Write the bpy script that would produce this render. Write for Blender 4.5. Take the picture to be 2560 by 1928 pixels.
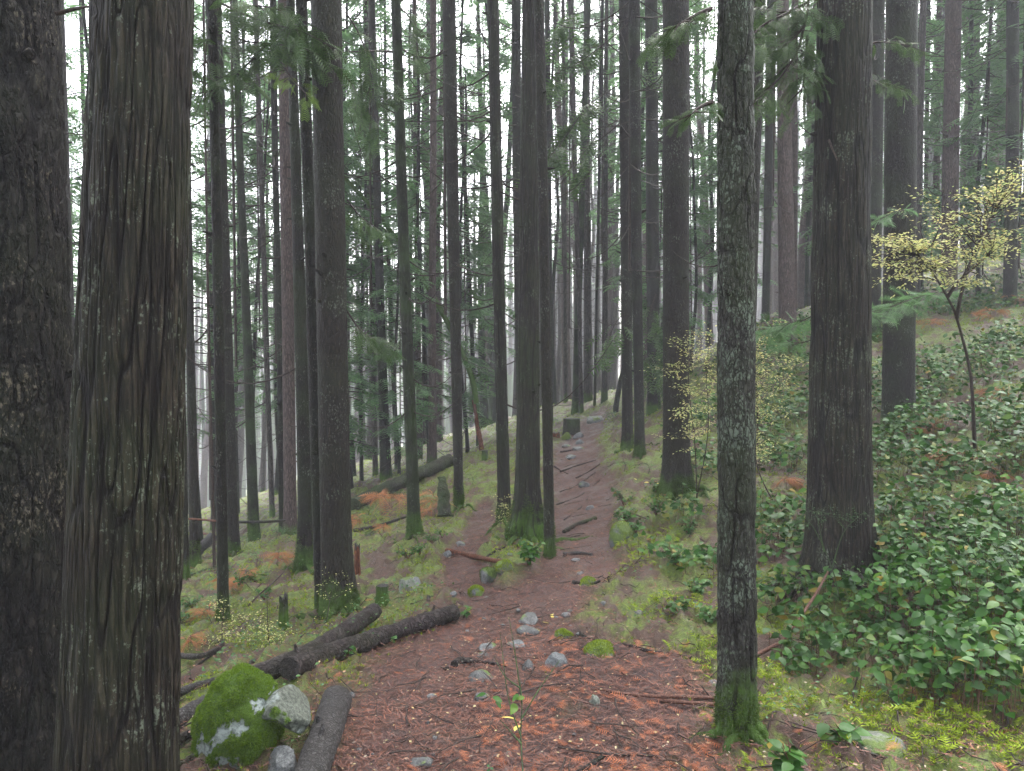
import bpy, bmesh, math, random
import numpy as np
R = math.radians
for o in list(bpy.data.objects): bpy.data.objects.remove(o)
scene = bpy.context.scene
COL = scene.collection
rng = np.random.default_rng(11)
random.seed(11)

# ------------------------------------------------------------------ camera
F = 1828.0                      # focal length in photo pixels (2560 wide)
PITCH = R(2.0)
CAMZ = 1.65
cd = bpy.data.cameras.new('camera'); cam = bpy.data.objects.new('camera', cd); COL.objects.link(cam)
cam.location = (0, 0, CAMZ); cam.rotation_euler = (R(90) - PITCH, 0, 0)
cd.sensor_width = 36; cd.lens = 36 * F / 2560; cd.clip_start = 0.05; cd.clip_end = 1000
scene.camera = cam
# ------------------------------------------------------------------ world, sun, exposure
w = bpy.data.worlds.new('World'); scene.world = w; w.use_nodes = True
wn = w.node_tree.nodes; wl = w.node_tree.links
bg = wn['Background']; sky = wn.new('ShaderNodeTexSky'); sky.sky_type = 'NISHITA'; sky.sun_disc = False
sky.sun_elevation = R(58); sky.sun_rotation = R(20); sky.air_density = 1.0; sky.dust_density = 5.0; sky.ozone_density = 1.0
hs = wn.new('ShaderNodeHueSaturation'); hs.inputs['Saturation'].default_value = 0.32
wl.new(sky.outputs[0], hs.inputs['Color']); wl.new(hs.outputs[0], bg.inputs['Color'])
bg.inputs['Strength'].default_value = 0.15
sd = bpy.data.lights.new('sun', 'SUN'); sd.energy = 1.5; sd.angle = R(45); sd.color = (1, .97, .95)
sun = bpy.data.objects.new('sun', sd); COL.objects.link(sun); sun.rotation_euler = (R(32), 0, R(-20 + 180))
scene.view_settings.view_transform = 'Standard'; scene.view_settings.look = 'None'
scene.view_settings.exposure = 3.0; scene.view_settings.gamma = 1
HAZE = 0.0027

# ------------------------------------------------------------------ numeric helpers
def _hash(i, j, k, s):
    n = (i * 73856093) ^ (j * 19349663) ^ (k * 83492791) ^ (s * 2654435761)
    n = (n ^ (n >> 13)) * 1274126177
    n = n ^ (n >> 16)
    return (n & 0xffff) / 65535.0
def vnoise(p, s=0):
    p = np.asarray(p, dtype=np.float64)
    if p.shape[1] == 2: p = np.c_[p, np.zeros(len(p))]
    i = np.floor(p).astype(np.int64); f = p - i; f = f * f * (3 - 2 * f)
    r = np.zeros(len(p))
    for a in (0, 1):
        for b in (0, 1):
            for c in (0, 1):
                wgt = (f[:, 0] if a else 1 - f[:, 0]) * (f[:, 1] if b else 1 - f[:, 1]) * (f[:, 2] if c else 1 - f[:, 2])
                r += wgt * _hash(i[:, 0] + a, i[:, 1] + b, i[:, 2] + c, s)
    return r * 2 - 1
def fbm(p, s=0, octv=4, g=.5):
    p = np.asarray(p, dtype=np.float64); r = 0; a = 1; t = 0
    for o in range(octv):
        r = r + a * vnoise(p * (2 ** o) + 17.3 * o, s + o); t += a; a *= g
    return r / t
def sstep(a, b, x): t = np.clip((x - a) / (b - a), 0, 1); return t * t * (3 - 2 * t)

# ------------------------------------------------------------------ picture <-> place
CP, SP = math.cos(PITCH), math.sin(PITCH)
def P(u, v, d):
    a = (u - 1280) / F; b = -(v - 964) / F
    return np.array([a * d, d * (CP + b * SP), CAMZ + d * (-SP + b * CP)])
# control points of the ground: pixel, pixel, distance
CPX = [(1150,1928,2.9),(1250,1700,3.75),(1300,1500,5.0),(1450,1400,6.0),(1440,1340,6.9),(1460,1250,8.4),(1440,1150,10.8),(1450,1080,14.2),(1480,1042,16.8),
 (600,1935,2.8),(800,1800,3.3),(700,1690,4.1),(560,1550,5.5),(480,1419,8.0),(450,1449,7.2),(590,1390,8.6),(726,1337,10.5),(640,1352,12),(680,1300,14),(965,1195,13),
 (1050,1150,17),(1080,1158,16),(850,1545,5.6),(768,1413,8.0),(1038,1345,7.9),(1148,1275,9.4),(1259,1309,8.2),(1000,1500,5.6),
 (1850,1845,3.15),(2090,1430,5.1),(2250,1065,8.2),(2560,1200,5.6),(2560,1600,3.7),(2560,1928,2.8),(2560,760,13),(1970,885,12.5),(1915,800,15.5),(2185,800,14),
 (1690,1250,7.7),(1600,1142,10.4),(1635,1028,13.5),(1800,950,13),(1540,1035,16),(1437,1036,16.5),(1470,1003,21),(1511,1005,22.5),(1415,1007,20),(2000,1250,7.0),(1760,1500,4.9),(2437,1121,6.6),(2300,1500,4.4)]
ctl = [tuple(P(*c)) for c in CPX]
ctl += [(0,0,0),(-3,0,-.3),(3,0,.35),(-4,5,-.75),(-8,8,-1.6),(-12,3,-2.4),(8,3,1.9),(8,-3,1.8),(0,-5,-.1),(-8,-5,-1.5),(-14,14,-3.2),(-10,20,-3.0),(-20,25,-6.2),(14,14,4.6),
 (20,22,6.4),(10,25,3.2),(0,30,-.7),(4,36,-1.0),(0,50,-3.2),(-20,50,-9),(20,50,4.0),(40,50,11),(0,90,-6),(-50,90,-20),(50,90,14),(-50,30,-16),(50,30,18),(-35,5,-9),(35,5,11)]
ctl = np.array(ctl)
def _U(r2): return 0.5 * r2 * np.log(r2 + 1e-9)
def _warp(xy):      # compress far distances so that the spline stays local near the camera
    return xy
_n = len(ctl); _X = _warp(ctl[:, :2])
_K = _U(((_X[:, None] - _X[None]) ** 2).sum(-1)) + np.eye(_n) * 0.25
_A = np.zeros((_n + 3, _n + 3)); _A[:_n, :_n] = _K; _A[:_n, _n] = 1; _A[:_n, _n + 1:] = _X; _A[_n, :_n] = 1; _A[_n + 1:, :_n] = _X.T
_S = np.linalg.solve(_A, np.r_[ctl[:, 2], 0, 0, 0])
def hmacro(x, y):
    x = np.atleast_1d(np.asarray(x, float)); y = np.atleast_1d(np.asarray(y, float))
    sh = x.shape; q = _warp(np.c_[x.ravel(), y.ravel()]); out = np.empty(len(q))
    for s in range(0, len(q), 40000):
        c = q[s:s + 40000]
        out[s:s + 40000] = _U(((c[:, None] - _X[None]) ** 2).sum(-1)) @ _S[:_n] + _S[_n] + c @ _S[_n + 1:]
    return out.reshape(sh)
def gmarch(fn, u, v, dmax=60):
    ds = np.geomspace(1.2, dmax, 260); a = (u - 1280) / F; b = -(v - 964) / F
    X = a * ds; Y = ds * (CP + b * SP); Z = CAMZ + ds * (-SP + b * CP)
    g = fn(X, Y); below = np.where(Z < g)[0]
    if len(below) == 0: return None
    k = max(below[0], 1); t0 = Z[k - 1] - g[k - 1]; t1 = g[k] - Z[k]
    return ds[k - 1] + (ds[k] - ds[k - 1]) * t0 / (t0 + t1 + 1e-9)
# the trail as discs (pixel, pixel, half width in pixels) joined to capsules
PATH1 = [(1100,1990,400),(1150,1850,380),(1130,1740,300),(1140,1650,260),(1240,1560,210),(1340,1480,140),(1440,1410,112),(1450,1350,86),(1455,1290,90),(1462,1230,86),(1440,1170,68),(1440,1110,56),(1475,1060,42),(1495,1030,26)]
PATH2 = [(1300,1500,80),(1180,1460,70),(1150,1400,60),(1180,1330,42),(1205,1280,34),(1215,1250,26)]
LIT = [(1500,1900,330),(1500,1760,260),(1600,1680,160),(1400,1620,120)]
def blobs(L):
    r = []
    for (u, v, h) in L:
        d = gmarch(hmacro, u, v) or 20; p = P(u, v, d); r.append((p[0], p[1], h * d / F))
    return np.array(r)
def capsule_mask(B, x, y, soft=.35):
    m = np.full(x.shape, -9.0)
    for i in range(len(B) - 1):
        a = B[i]; b = B[i + 1]; dx, dy = b[0] - a[0], b[1] - a[1]
        t = np.clip(((x - a[0]) * dx + (y - a[1]) * dy) / (dx * dx + dy * dy + 1e-9), 0, 1)
        r = a[2] + (b[2] - a[2]) * t; dd = np.hypot(x - a[0] - t * dx, y - a[1] - t * dy)
        m = np.maximum(m, (r - dd) / np.maximum(r, .2))
    return sstep(-soft, soft, m)
B1, B2, BL = blobs(PATH1), blobs(PATH2), blobs(LIT)
def masks(x, y):
    n = fbm(np.c_[x.ravel(), y.ravel()] * 2.2, 5, 4).reshape(x.shape) * .12
    n2 = fbm(np.c_[x.ravel(), y.ravel()] * 9, 8, 3).reshape(x.shape) * .15
    p = np.maximum(capsule_mask(B1, x + n, y + n), capsule_mask(B2, x + n, y + n))
    l = capsule_mask(BL, x + n + n2, y - n)
    return np.clip(p + (n2) * (p > .05), 0, 1), np.clip(l + n2 * 2 * (l > .05), 0, 1)
def hfull(x, y):
    x = np.atleast_1d(np.asarray(x, float)); y = np.atleast_1d(np.asarray(y, float))
    q = np.c_[x.ravel(), y.ravel()]
    p, l = masks(x, y)
    off = 1 - np.clip(np.maximum(p, l * .8), 0, 1)
    n = fbm(q * 1.1, 21, 3).reshape(x.shape); m = np.abs(fbm(q * 3.3, 31, 3).reshape(x.shape)); k = fbm(q * 12, 41, 3).reshape(x.shape); k2 = fbm(q * 34, 51, 2).reshape(x.shape)
    return hmacro(x, y) - .06 * p + off * (.09 * n + .12 * (.3 - m) + .06 * k + .018 * k2) + .018 * k + .012 * k2
def G(u, v):
    d = gmarch(hfull, u, v)
    if d is None: d = 25.0
    p = P(u, v, d); p[2] = hfull(p[0], p[1])[0]; return p, d
def gz(x, y): return float(hfull(x, y)[0])

# ------------------------------------------------------------------ mesh helpers
class MB:
    def __init__(s): s.v = []; s.q = []; s.t = []; s.n = 0
    def add(s, v, f):
        v = np.asarray(v, float); f = np.asarray(f, np.int64)
        if len(v) == 0 or len(f) == 0: return s
        (s.q if f.shape[1] == 4 else s.t).append(f + s.n); s.v.append(v); s.n += len(v); return s
    def mesh(s, name, mat, smooth=True, attrs=None):
        me = bpy.data.meshes.new(name); v = np.concatenate(s.v)
        q = np.concatenate(s.q) if s.q else np.zeros((0, 4), np.int64); t = np.concatenate(s.t) if s.t else np.zeros((0, 3), np.int64)
        me.vertices.add(len(v)); me.vertices.foreach_set('co', v.astype(np.float32).ravel())
        li = np.r_[q.ravel(), t.ravel()]; me.loops.add(len(li)); me.loops.foreach_set('vertex_index', li.astype(np.int32))
        st = np.r_[np.arange(len(q)) * 4, len(q) * 4 + np.arange(len(t)) * 3]
        me.polygons.add(len(st)); me.polygons.foreach_set('loop_start', st.astype(np.int32))
        me.polygons.foreach_set('use_smooth', np.full(len(st), smooth))
        if attrs:
            for k, a in attrs.items():
                at = me.attributes.new(k, 'FLOAT', 'POINT'); at.data.foreach_set('value', np.asarray(a, np.float32))
        me.update(calc_edges=True); me.materials.append(mat); return me
    def build(s, name, mat, parent=None, smooth=True, attrs=None, loc=None):
        o = bpy.data.objects.new(name, s.mesh(name, mat, smooth, attrs)); COL.objects.link(o)
        if parent: o.parent = parent
        if loc is not None: o.location = loc
        return o
def tag(o, label=None, cat=None, group=None, kind=None):
    if label: o['label'] = label
    if cat: o['category'] = cat
    if group: o['group'] = group
    if kind: o['kind'] = kind
    return o
def empty(name, loc, label=None, cat=None, group=None):
    o = bpy.data.objects.new(name, None); COL.objects.link(o); o.location = [float(c) for c in loc]; o.empty_display_size = .2
    return tag(o, label, cat, group)
def tube(pts, rad, n=8, rough=0, seed=0, capend=True):
    pts = np.asarray(pts, float); k = len(pts); rad = np.full(k, rad) if np.isscalar(rad) else np.asarray(rad, float)
    T = np.gradient(pts, axis=0); T /= np.linalg.norm(T, axis=1)[:, None] + 1e-12
    ref = np.array([0, 0, 1.0]) if abs(T[:, 2]).mean() < .8 else np.array([1.0, 0, 0])
    A = np.cross(T, ref); A /= np.linalg.norm(A, axis=1)[:, None] + 1e-12; B = np.cross(A, T)
    th = np.linspace(0, 2 * np.pi, n, endpoint=False)
    ring = A[:, None] * np.cos(th)[None, :, None] + B[:, None] * np.sin(th)[None, :, None]
    r = np.repeat(rad[:, None], n, 1)
    if rough:
        pp = (pts[:, None] + ring * rad[:, None, None]).reshape(-1, 3)
        r = r + (fbm(pp * 18, seed, 3) * rough).reshape(k, n)
    v = (pts[:, None] + ring * r[:, :, None]).reshape(-1, 3)
    i = np.arange(k - 1)[:, None] * n; j = np.arange(n)[None]; jn = (j + 1) % n
    q = np.stack([i + j, i + jn, i + n + jn, i + n + j], -1).reshape(-1, 4)
    return v, q
def add_tube(mb, pts, rad, n=8, rough=0, seed=0, caps=True):
    v, q = tube(pts, rad, n, rough, seed); base = mb.n; mb.add(v, q)
    if caps:
        pts = np.asarray(pts, float); k = len(pts)
        for e, off in ((0, 0), (k - 1, (k - 1) * n)):
            ring = v[off:off + n]; c = ring.mean(0); j = np.arange(n)
            inner = c + (ring - c) * .55 + (rng.random((n, 3)) - .5) * .0
            vv = np.vstack([ring, inner, [c]])
            f1 = np.stack([j, (j + 1) % n, n + (j + 1) % n, n + j], -1); f2 = np.stack([n + j, n + (j + 1) % n, np.full(n, 2 * n)], -1)
            if e == 0: f1 = f1[:, ::-1]; f2 = f2[:, ::-1]
            b0 = mb.n; mb.add(vv, f1); mb.t.append(f2 + b0)
def curve(pts, k=12):
    pts = np.asarray(pts, float)
    if len(pts) < 3:
        t = np.linspace(0, 1, k)[:, None]; return pts[0] * (1 - t) + pts[-1] * t
    P_ = np.vstack([2 * pts[0] - pts[1], pts, 2 * pts[-1] - pts[-2]]); out = []
    m = len(pts) - 1
    for t in np.linspace(0, m - 1e-6, k):
        i = int(t); f = t - i; a, b, c, d = P_[i:i + 4]
        out.append(.5 * (2 * b + (c - a) * f + (2 * a - 5 * b + 4 * c - d) * f * f + (3 * b - a - 3 * c + d) * f ** 3))
    return np.array(out)
def inst(mb, tv, tf, M, T):
    """copies of a template: M (n,3,3), T (n,3)"""
    n = len(T)
    if n == 0: return
    v = np.einsum('nij,kj->nki', M, tv) + T[:, None]
    f = tf[None] + (np.arange(n) * len(tv))[:, None, None]
    mb.add(v.reshape(-1, 3), f.reshape(-1, tf.shape[1]))
def frames(D, N, s):
    """matrices with local x = width, y = direction D, z = normal N"""
    D = D / (np.linalg.norm(D, axis=1)[:, None] + 1e-9); X = np.cross(D, N); X /= np.linalg.norm(X, axis=1)[:, None] + 1e-9; Z = np.cross(X, D)
    s = np.asarray(s); s = np.c_[s, s, s] if s.ndim == 1 else s
    return np.stack([X * s[:, :1], D * s[:, 1:2], Z * s[:, 2:3]], -1)
def rnd(*sh): return rng.random(sh)
def rs(*sh): return rng.random(sh) * 2 - 1

# ------------------------------------------------------------------ materials
class NT:
    def __init__(s, name):
        s.m = bpy.data.materials.new(name); s.m.use_nodes = True; s.n = s.m.node_tree.nodes; s.l = s.m.node_tree.links
        s.b = s.n['Principled BSDF']; s.out = s.n['Material Output']
    def node(s, t, **kw):
        n = s.n.new(t)
        for k, v in kw.items(): setattr(n, k, v)
        return n
    def put(s, sock, val):
        if hasattr(val, 'is_linked') or isinstance(val, bpy.types.NodeSocket): s.l.new(val, sock)
        else:
            if sock.type == 'RGBA' and len(val) == 3: val = (*val, 1)
            sock.default_value = val
    def math(s, op, a, b=0.0, c=None, clamp=False):
        n = s.node('ShaderNodeMath', operation=op, use_clamp=clamp); s.put(n.inputs[0], a); s.put(n.inputs[1], b)
        if c is not None: s.put(n.inputs[2], c)
        return n.outputs[0]
    def vmath(s, op, a, b):
        n = s.node('ShaderNodeVectorMath', operation=op); s.put(n.inputs[0], a); s.put(n.inputs[1], b); return n.outputs[0]
    def mix(s, f, a, b):
        n = s.node('ShaderNodeMix', data_type='RGBA'); s.put(n.inputs[0], f); s.put(n.inputs[6], a); s.put(n.inputs[7], b); return n.outputs[2]
    def rng(s, v, a, b, c=0.0, d=1.0):
        n = s.node('ShaderNodeMapRange'); s.put(n.inputs[0], v); n.inputs[1].default_value = a; n.inputs[2].default_value = b; n.inputs[3].default_value = c; n.inputs[4].default_value = d; return n.outputs[0]
    def noise(s, vec, scale, detail=4, rough=.55, col=False):
        n = s.node('ShaderNodeTexNoise'); s.put(n.inputs['Vector'], vec); n.inputs['Scale'].default_value = scale; n.inputs['Detail'].default_value = detail; n.inputs['Roughness'].default_value = rough
        return n.outputs['Color'] if col else n.outputs['Fac']
    def bump(s, h, strength, dist):
        n = s.node('ShaderNodeBump'); s.put(n.inputs['Height'], h); n.inputs['Strength'].default_value = strength; n.inputs['Distance'].default_value = dist; s.l.new(n.outputs[0], s.b.inputs['Normal'])
    def fin(s, col, rough=.8, spec=.3):
        s.put(s.b.inputs['Base Color'], col); s.put(s.b.inputs['Roughness'], rough); s.b.inputs['Specular IOR Level'].default_value = spec; return s.m

def bark(name, c1, c2, crack, sx=22, sz=3.0, lichen=.0, lcol=(.20, .24, .18), moss=0.0, bump=.8, dist=.012, warp=.6, rough=.62, green=0.0, mosscol=(.05, .10, .012)):
    t = NT(name); tc = t.node('ShaderNodeTexCoord').outputs['Object']; oi = t.node('ShaderNodeObjectInfo')
    off = t.node('ShaderNodeCombineXYZ'); r50 = t.math('MULTIPLY', oi.outputs['Random'], 53.0); t.put(off.inputs[0], r50); t.put(off.inputs[1], r50)
    p = t.vmath('ADD', tc, off.outputs[0]); ps = t.vmath('MULTIPLY', p, (sx, sx, sz))
    wv = t.vmath('ADD', ps, t.vmath('MULTIPLY', t.vmath('SUBTRACT', t.noise(ps, .9, 4, .6, True), (.5, .5, .5)), (warp * 2, warp * 2, warp * 3)))
    vo = t.node('ShaderNodeTexVoronoi', feature='DISTANCE_TO_EDGE'); t.put(vo.inputs['Vector'], wv); vo.inputs['Scale'].default_value = 1
    crk = t.rng(vo.outputs['Distance'], .0, .22)
    vo2 = t.node('ShaderNodeTexVoronoi', feature='F1'); t.put(vo2.inputs['Vector'], t.vmath('MULTIPLY', wv, (2.1, 2.1, 3.2))); vo2.inputs['Scale'].default_value = 1
    fine = t.noise(t.vmath('MULTIPLY', p, (3.2, 3.2, .8)), 26, 6, .7)
    low = t.noise(p, 1.7, 3); ak = t.node('ShaderNodeAttribute', attribute_name='crack').outputs['Fac']
    plate = t.rng(t.noise(wv, .7, 3), .35, .65)
    h = t.math('ADD', t.math('MULTIPLY', crk, .75), t.math('ADD', t.math('MULTIPLY', fine, .45), t.math('MULTIPLY', vo2.outputs['Distance'], -.3)))
    col = t.mix(plate, c1, c2); col = t.mix(t.rng(fine, .36, .62), tuple(c * .45 for c in c1), col); col = t.mix(t.rng(fine, .60, .72, 0, .7), col, tuple(c * 2.0 for c in c2)); col = t.mix(t.math('POWER', crk, .8), crack, col)
    if green:
        col = t.mix(t.math('MULTIPLY', t.rng(t.noise(p, 2.6, 4), .42, .62), green), col, (.035, .055, .018))
    if lichen:
        big = t.rng(t.noise(p, 4.3, 5, .65), .38, .62); sp = t.noise(t.vmath('MULTIPLY', p, (1, 1, .7)), 75, 5, .7)
        m = t.rng(t.math('ADD', sp, t.math('MULTIPLY', big, .22)), .82 - .10 * lichen, .88 - .10 * lichen)
        m = t.math('MULTIPLY', m, t.rng(crk, .2, .6)); col = t.mix(t.math('MULTIPLY', m, .75), col, lcol)
    if moss:
        z = t.node('ShaderNodeSeparateXYZ'); t.put(z.inputs[0], tc)
        mz = t.math('SUBTRACT', moss, z.outputs['Z']); mm = t.math('ADD', t.math('DIVIDE', mz, moss), t.math('MULTIPLY', t.math('SUBTRACT', t.noise(p, 7, 4), .5), 1.9))
        mm = t.rng(mm, .15, .75); mm = t.math('MULTIPLY', mm, t.rng(z.outputs['Z'], moss * 1.7, moss * 1.1)); col = t.mix(t.math('MULTIPLY', mm, .85), col, t.mix(t.noise(p, 40, 3), tuple(c * .5 for c in mosscol), tuple(c * 1.6 for c in mosscol)))
        h = t.math('ADD', h, t.math('MULTIPLY', mm, t.noise(p, 150, 2)))
    col = t.mix(t.rng(low, .35, .65, 0, .35), col, tuple(c * .5 for c in c1)); col = t.mix(t.rng(ak, .25, .9, 0, .92), col, crack)
    t.bump(h, bump, dist)
    return t.fin(col, t.rng(fine, .3, .7, rough - .12, rough + .15), .12)

M_HEM = bark('hemlock_bark', (0.0229, 0.0181, 0.0137), (0.0344, 0.0275, 0.0199), (.012, .009, .008), 42, 13, lichen=.95, lcol=(.11, .12, .095), moss=.28, green=.15)
M_HEM2 = bark('dark_hemlock_bark', (0.0180, 0.0145, 0.0110), (0.0297, 0.0238, 0.0183), (.010, .008, .007), 46, 15, lichen=.95, lcol=(.11, .12, .095), moss=.22, green=.3)
M_CED = bark('cedar_bark', (0.0257, 0.0202, 0.0142), (0.0479, 0.0379, 0.0271), (.006, .0045, .004), 48, 3.0, lichen=1.15, moss=.0, green=.15, dist=.012, warp=.4, lcol=(.13, .15, .11))
M_CEDM = bark('mossy_cedar_bark', (0.0288, 0.0247, 0.0175), (0.0441, 0.0365, 0.0263), (.014, .011, .010), 44, 3.0, lichen=.95, lcol=(.11, .12, .095), moss=.35, green=.35, dist=.010, warp=.5)
M_FIR = bark('fir_bark', (0.0161, 0.0136, 0.0119), (0.0323, 0.0272, 0.0229), (.004, .003, .003), 34, 13, lichen=1.0, moss=.0, green=.12, dist=.014, warp=.9, lcol=(.12, .105, .075))
M_LICH = bark('lichen_bark', (.040, .036, .031), (.068, .068, .056), (.009, .007, .006), 60, 24, lichen=1.75, lcol=(.125, .155, .115), moss=.38, green=.3, dist=.009)
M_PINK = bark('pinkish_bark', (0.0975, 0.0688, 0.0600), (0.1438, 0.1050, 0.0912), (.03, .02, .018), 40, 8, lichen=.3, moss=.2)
M_GREEN = bark('algae_bark', (0.024, 0.025, 0.015), (0.039, 0.042, 0.025), (.012, .012, .008), 44, 11, lichen=.2, moss=.45, green=.8)
M_FOGPALE = bark('fog_paled_bark', (0.0680, 0.0560, 0.0500), (0.1120, 0.0960, 0.0840), (.018, .014, .012), 30, 6, bump=.5, moss=.3)  # bark colour lightened to imitate extra fog over the distant trunks
M_LOG = bark('fallen_log_bark', (0.038, 0.027, 0.026), (0.068, 0.053, 0.050), (.010, .007, .007), 26, 26, lichen=.2, green=.15, dist=.014, warp=1.0, rough=.5)
M_LOGM = bark('mossy_log_bark', (.050, .046, .030), (.070, .075, .040), (.012, .010, .008), 24, 24, moss=0, green=.9, dist=.014)
M_GREYLOG = bark('grey_log_bark', (0.059, 0.056, 0.053), (0.098, 0.091, 0.087), (.025, .022, .020), 52, 52, lichen=.3, lcol=(.2, .2, .19), dist=.008, warp=.8)
M_REDWOOD = bark('rotten_red_wood', (.14, .050, .026), (.22, .085, .045), (.04, .014, .008), 40, 5, dist=.010)
M_TWIG = bark('twig_bark', (.055, .040, .032), (.085, .062, .050), (.02, .014, .012), 60, 60, bump=.3, dist=.003)
M_TWIGR = bark('reddish_twig_bark', (.13, .065, .045), (.19, .10, .07), (.05, .02, .015), 60, 60, bump=.3, dist=.003)

def leafmat(name, cols, rough=.45, spec=.4, trans=.25, sub=None, pos=None):
    t = NT(name); g = t.node('ShaderNodeNewGeometry'); r = t.node('ShaderNodeValToRGB')
    s_ = g.outputs['Random Per Island']; t.l.new(s_, r.inputs[0]); el = r.color_ramp.elements
    while len(el) > 1: el.remove(el[-1])
    for i, c in enumerate(cols):
        ppos = pos[i] if pos else i / max(1, len(cols) - 1)
        e = el[0] if i == 0 else el.new(ppos)
        e.position = ppos; e.color = (*c, 1)
    n = t.noise(t.node('ShaderNodeTexCoord').outputs['Object'], 1.3, 3)
    col = t.mix(t.rng(n, .35, .65, 0, .45), r.outputs[0], sub or tuple(c * .5 for c in cols[0]))
    t.fin(col, rough, spec)
    if trans:
        tr = t.node('ShaderNodeBsdfTranslucent'); t.put(tr.inputs[0], col); mx = t.node('ShaderNodeMixShader'); mx.inputs[0].default_value = trans
        t.l.new(t.b.outputs[0], mx.inputs[1]); t.l.new(tr.outputs[0], mx.inputs[2]); t.l.new(mx.outputs[0], t.out.inputs[0])
    return t.m
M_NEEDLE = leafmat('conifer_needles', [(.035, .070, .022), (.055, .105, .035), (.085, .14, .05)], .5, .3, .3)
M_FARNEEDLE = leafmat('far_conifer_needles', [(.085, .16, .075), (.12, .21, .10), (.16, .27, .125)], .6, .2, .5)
M_CEDARLEAF = leafmat('cedar_sprays', [(.030, .065, .012), (.050, .105, .020), (.085, .15, .03)], .45, .35, .3)
M_HEMLEAF = leafmat('hemlock_sprays', [(.08, .17, .065), (.12, .23, .085), (.16, .29, .11)], .5, .3, .5)
M_YELLOWTIP = leafmat('yellow_green_spray', [(.10, .17, .02), (.15, .24, .03)], .5, .3, .4)
M_SALAL = leafmat('salal_leaves', [(.014, .050, .006), (.026, .082, .010), (.042, .115, .013), (.085, .15, .018), (.24, .16, .03)], .42, .17, .18, pos=[0, .4, .8, .96, 1])
M_SMALL = leafmat('small_green_leaves', [(.025, .08, .022), (.045, .13, .03), (.09, .19, .045)], .45, .35, .3)
M_YELLOW = leafmat('yellow_autumn_leaves', [(.36, .42, .14), (.48, .50, .19), (.58, .54, .26), (.52, .42, .16), (.26, .38, .12)], .5, .3, .45, sub=(.34, .38, .12))
M_YLEAF = leafmat('fallen_yellow_leaf', [(.55, .42, .06), (.60, .50, .14)], .5, .3, .2)
M_MOSS = leafmat('moss_tufts', [(.085, .125, .008), (.16, .225, .013), (.24, .32, .022), (.32, .40, .04)], .7, .15, .35)
M_MOSSD = leafmat('trunk_moss', [(.035, .06, .010), (.06, .10, .014), (.09, .14, .02)], .7, .15, .3)
M_MOSSB = leafmat('boulder_moss', [(.07, .12, .010), (.12, .20, .015), (.17, .27, .024)], .7, .15, .35)
M_LITTER = leafmat('needle_litter', [(.028, .013, .010), (.070, .026, .018), (.13, .046, .028), (.22, .082, .044), (.09, .062, .050)], .6, .3, .0, sub=(.07, .035, .03))
M_ORANGE = leafmat('orange_dead_sprays', [(.20, .055, .022), (.34, .10, .035), (.42, .15, .06)], .6, .3, .15, sub=(.2, .06, .03))
M_FERN = leafmat('dead_bracken', [(.28, .10, .035), (.40, .17, .07), (.33, .17, .09)], .7, .2, .35, sub=(.2, .08, .035))

def rockmat(name, c1=(.13, .135, .135), c2=(.30, .31, .30), moss=.5):
    t = NT(name); g = t.node('ShaderNodeTexCoord'); p = g.outputs['Object']
    col = t.mix(t.rng(t.noise(p, 22, 6, .7), .35, .65), c1, c2); col = t.mix(t.rng(t.noise(p, 130, 3), .45, .6, 0, .6), col, tuple(c * .4 for c in c1))
    h = t.noise(p, 50, 6, .7)
    nz = t.node('ShaderNodeSeparateXYZ'); t.put(nz.inputs[0], t.node('ShaderNodeNewGeometry').outputs['Normal'])
    if moss:
        m = t.rng(t.math('ADD', t.math('MULTIPLY', nz.outputs['Z'], .25), t.noise(p, 7, 4)), 1.0 - moss * .55, 1.08 - moss * .55)
        col = t.mix(m, col, t.mix(t.noise(p, 90, 3), (.03, .055, .008), (.13, .19, .03))); h = t.math('ADD', h, t.math('MULTIPLY', m, t.noise(p, 220, 2)))
    t.bump(h, .8, .012); return t.fin(col, .6, .4)
M_ROCK = rockmat('grey_rock', (.042,.043,.042), (.095,.097,.092), .5); M_ROCKM = rockmat('mossy_rock', (.07,.072,.072), (.15,.155,.15), .85); M_ROCKP = rockmat('pale_lichen_rock', (.09, .10, .08), (.19, .205, .16), .6); M_ROCKL = rockmat('light_rock', (.07, .073, .072), (.17, .175, .17), .5)
M_ROCKG = rockmat('bare_grey_rock', (.06,.065,.065), (.15,.155,.15), 0); M_ROCKD = rockmat('dark_rock', (.06, .065, .065), (.13, .14, .14), .3)

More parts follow.
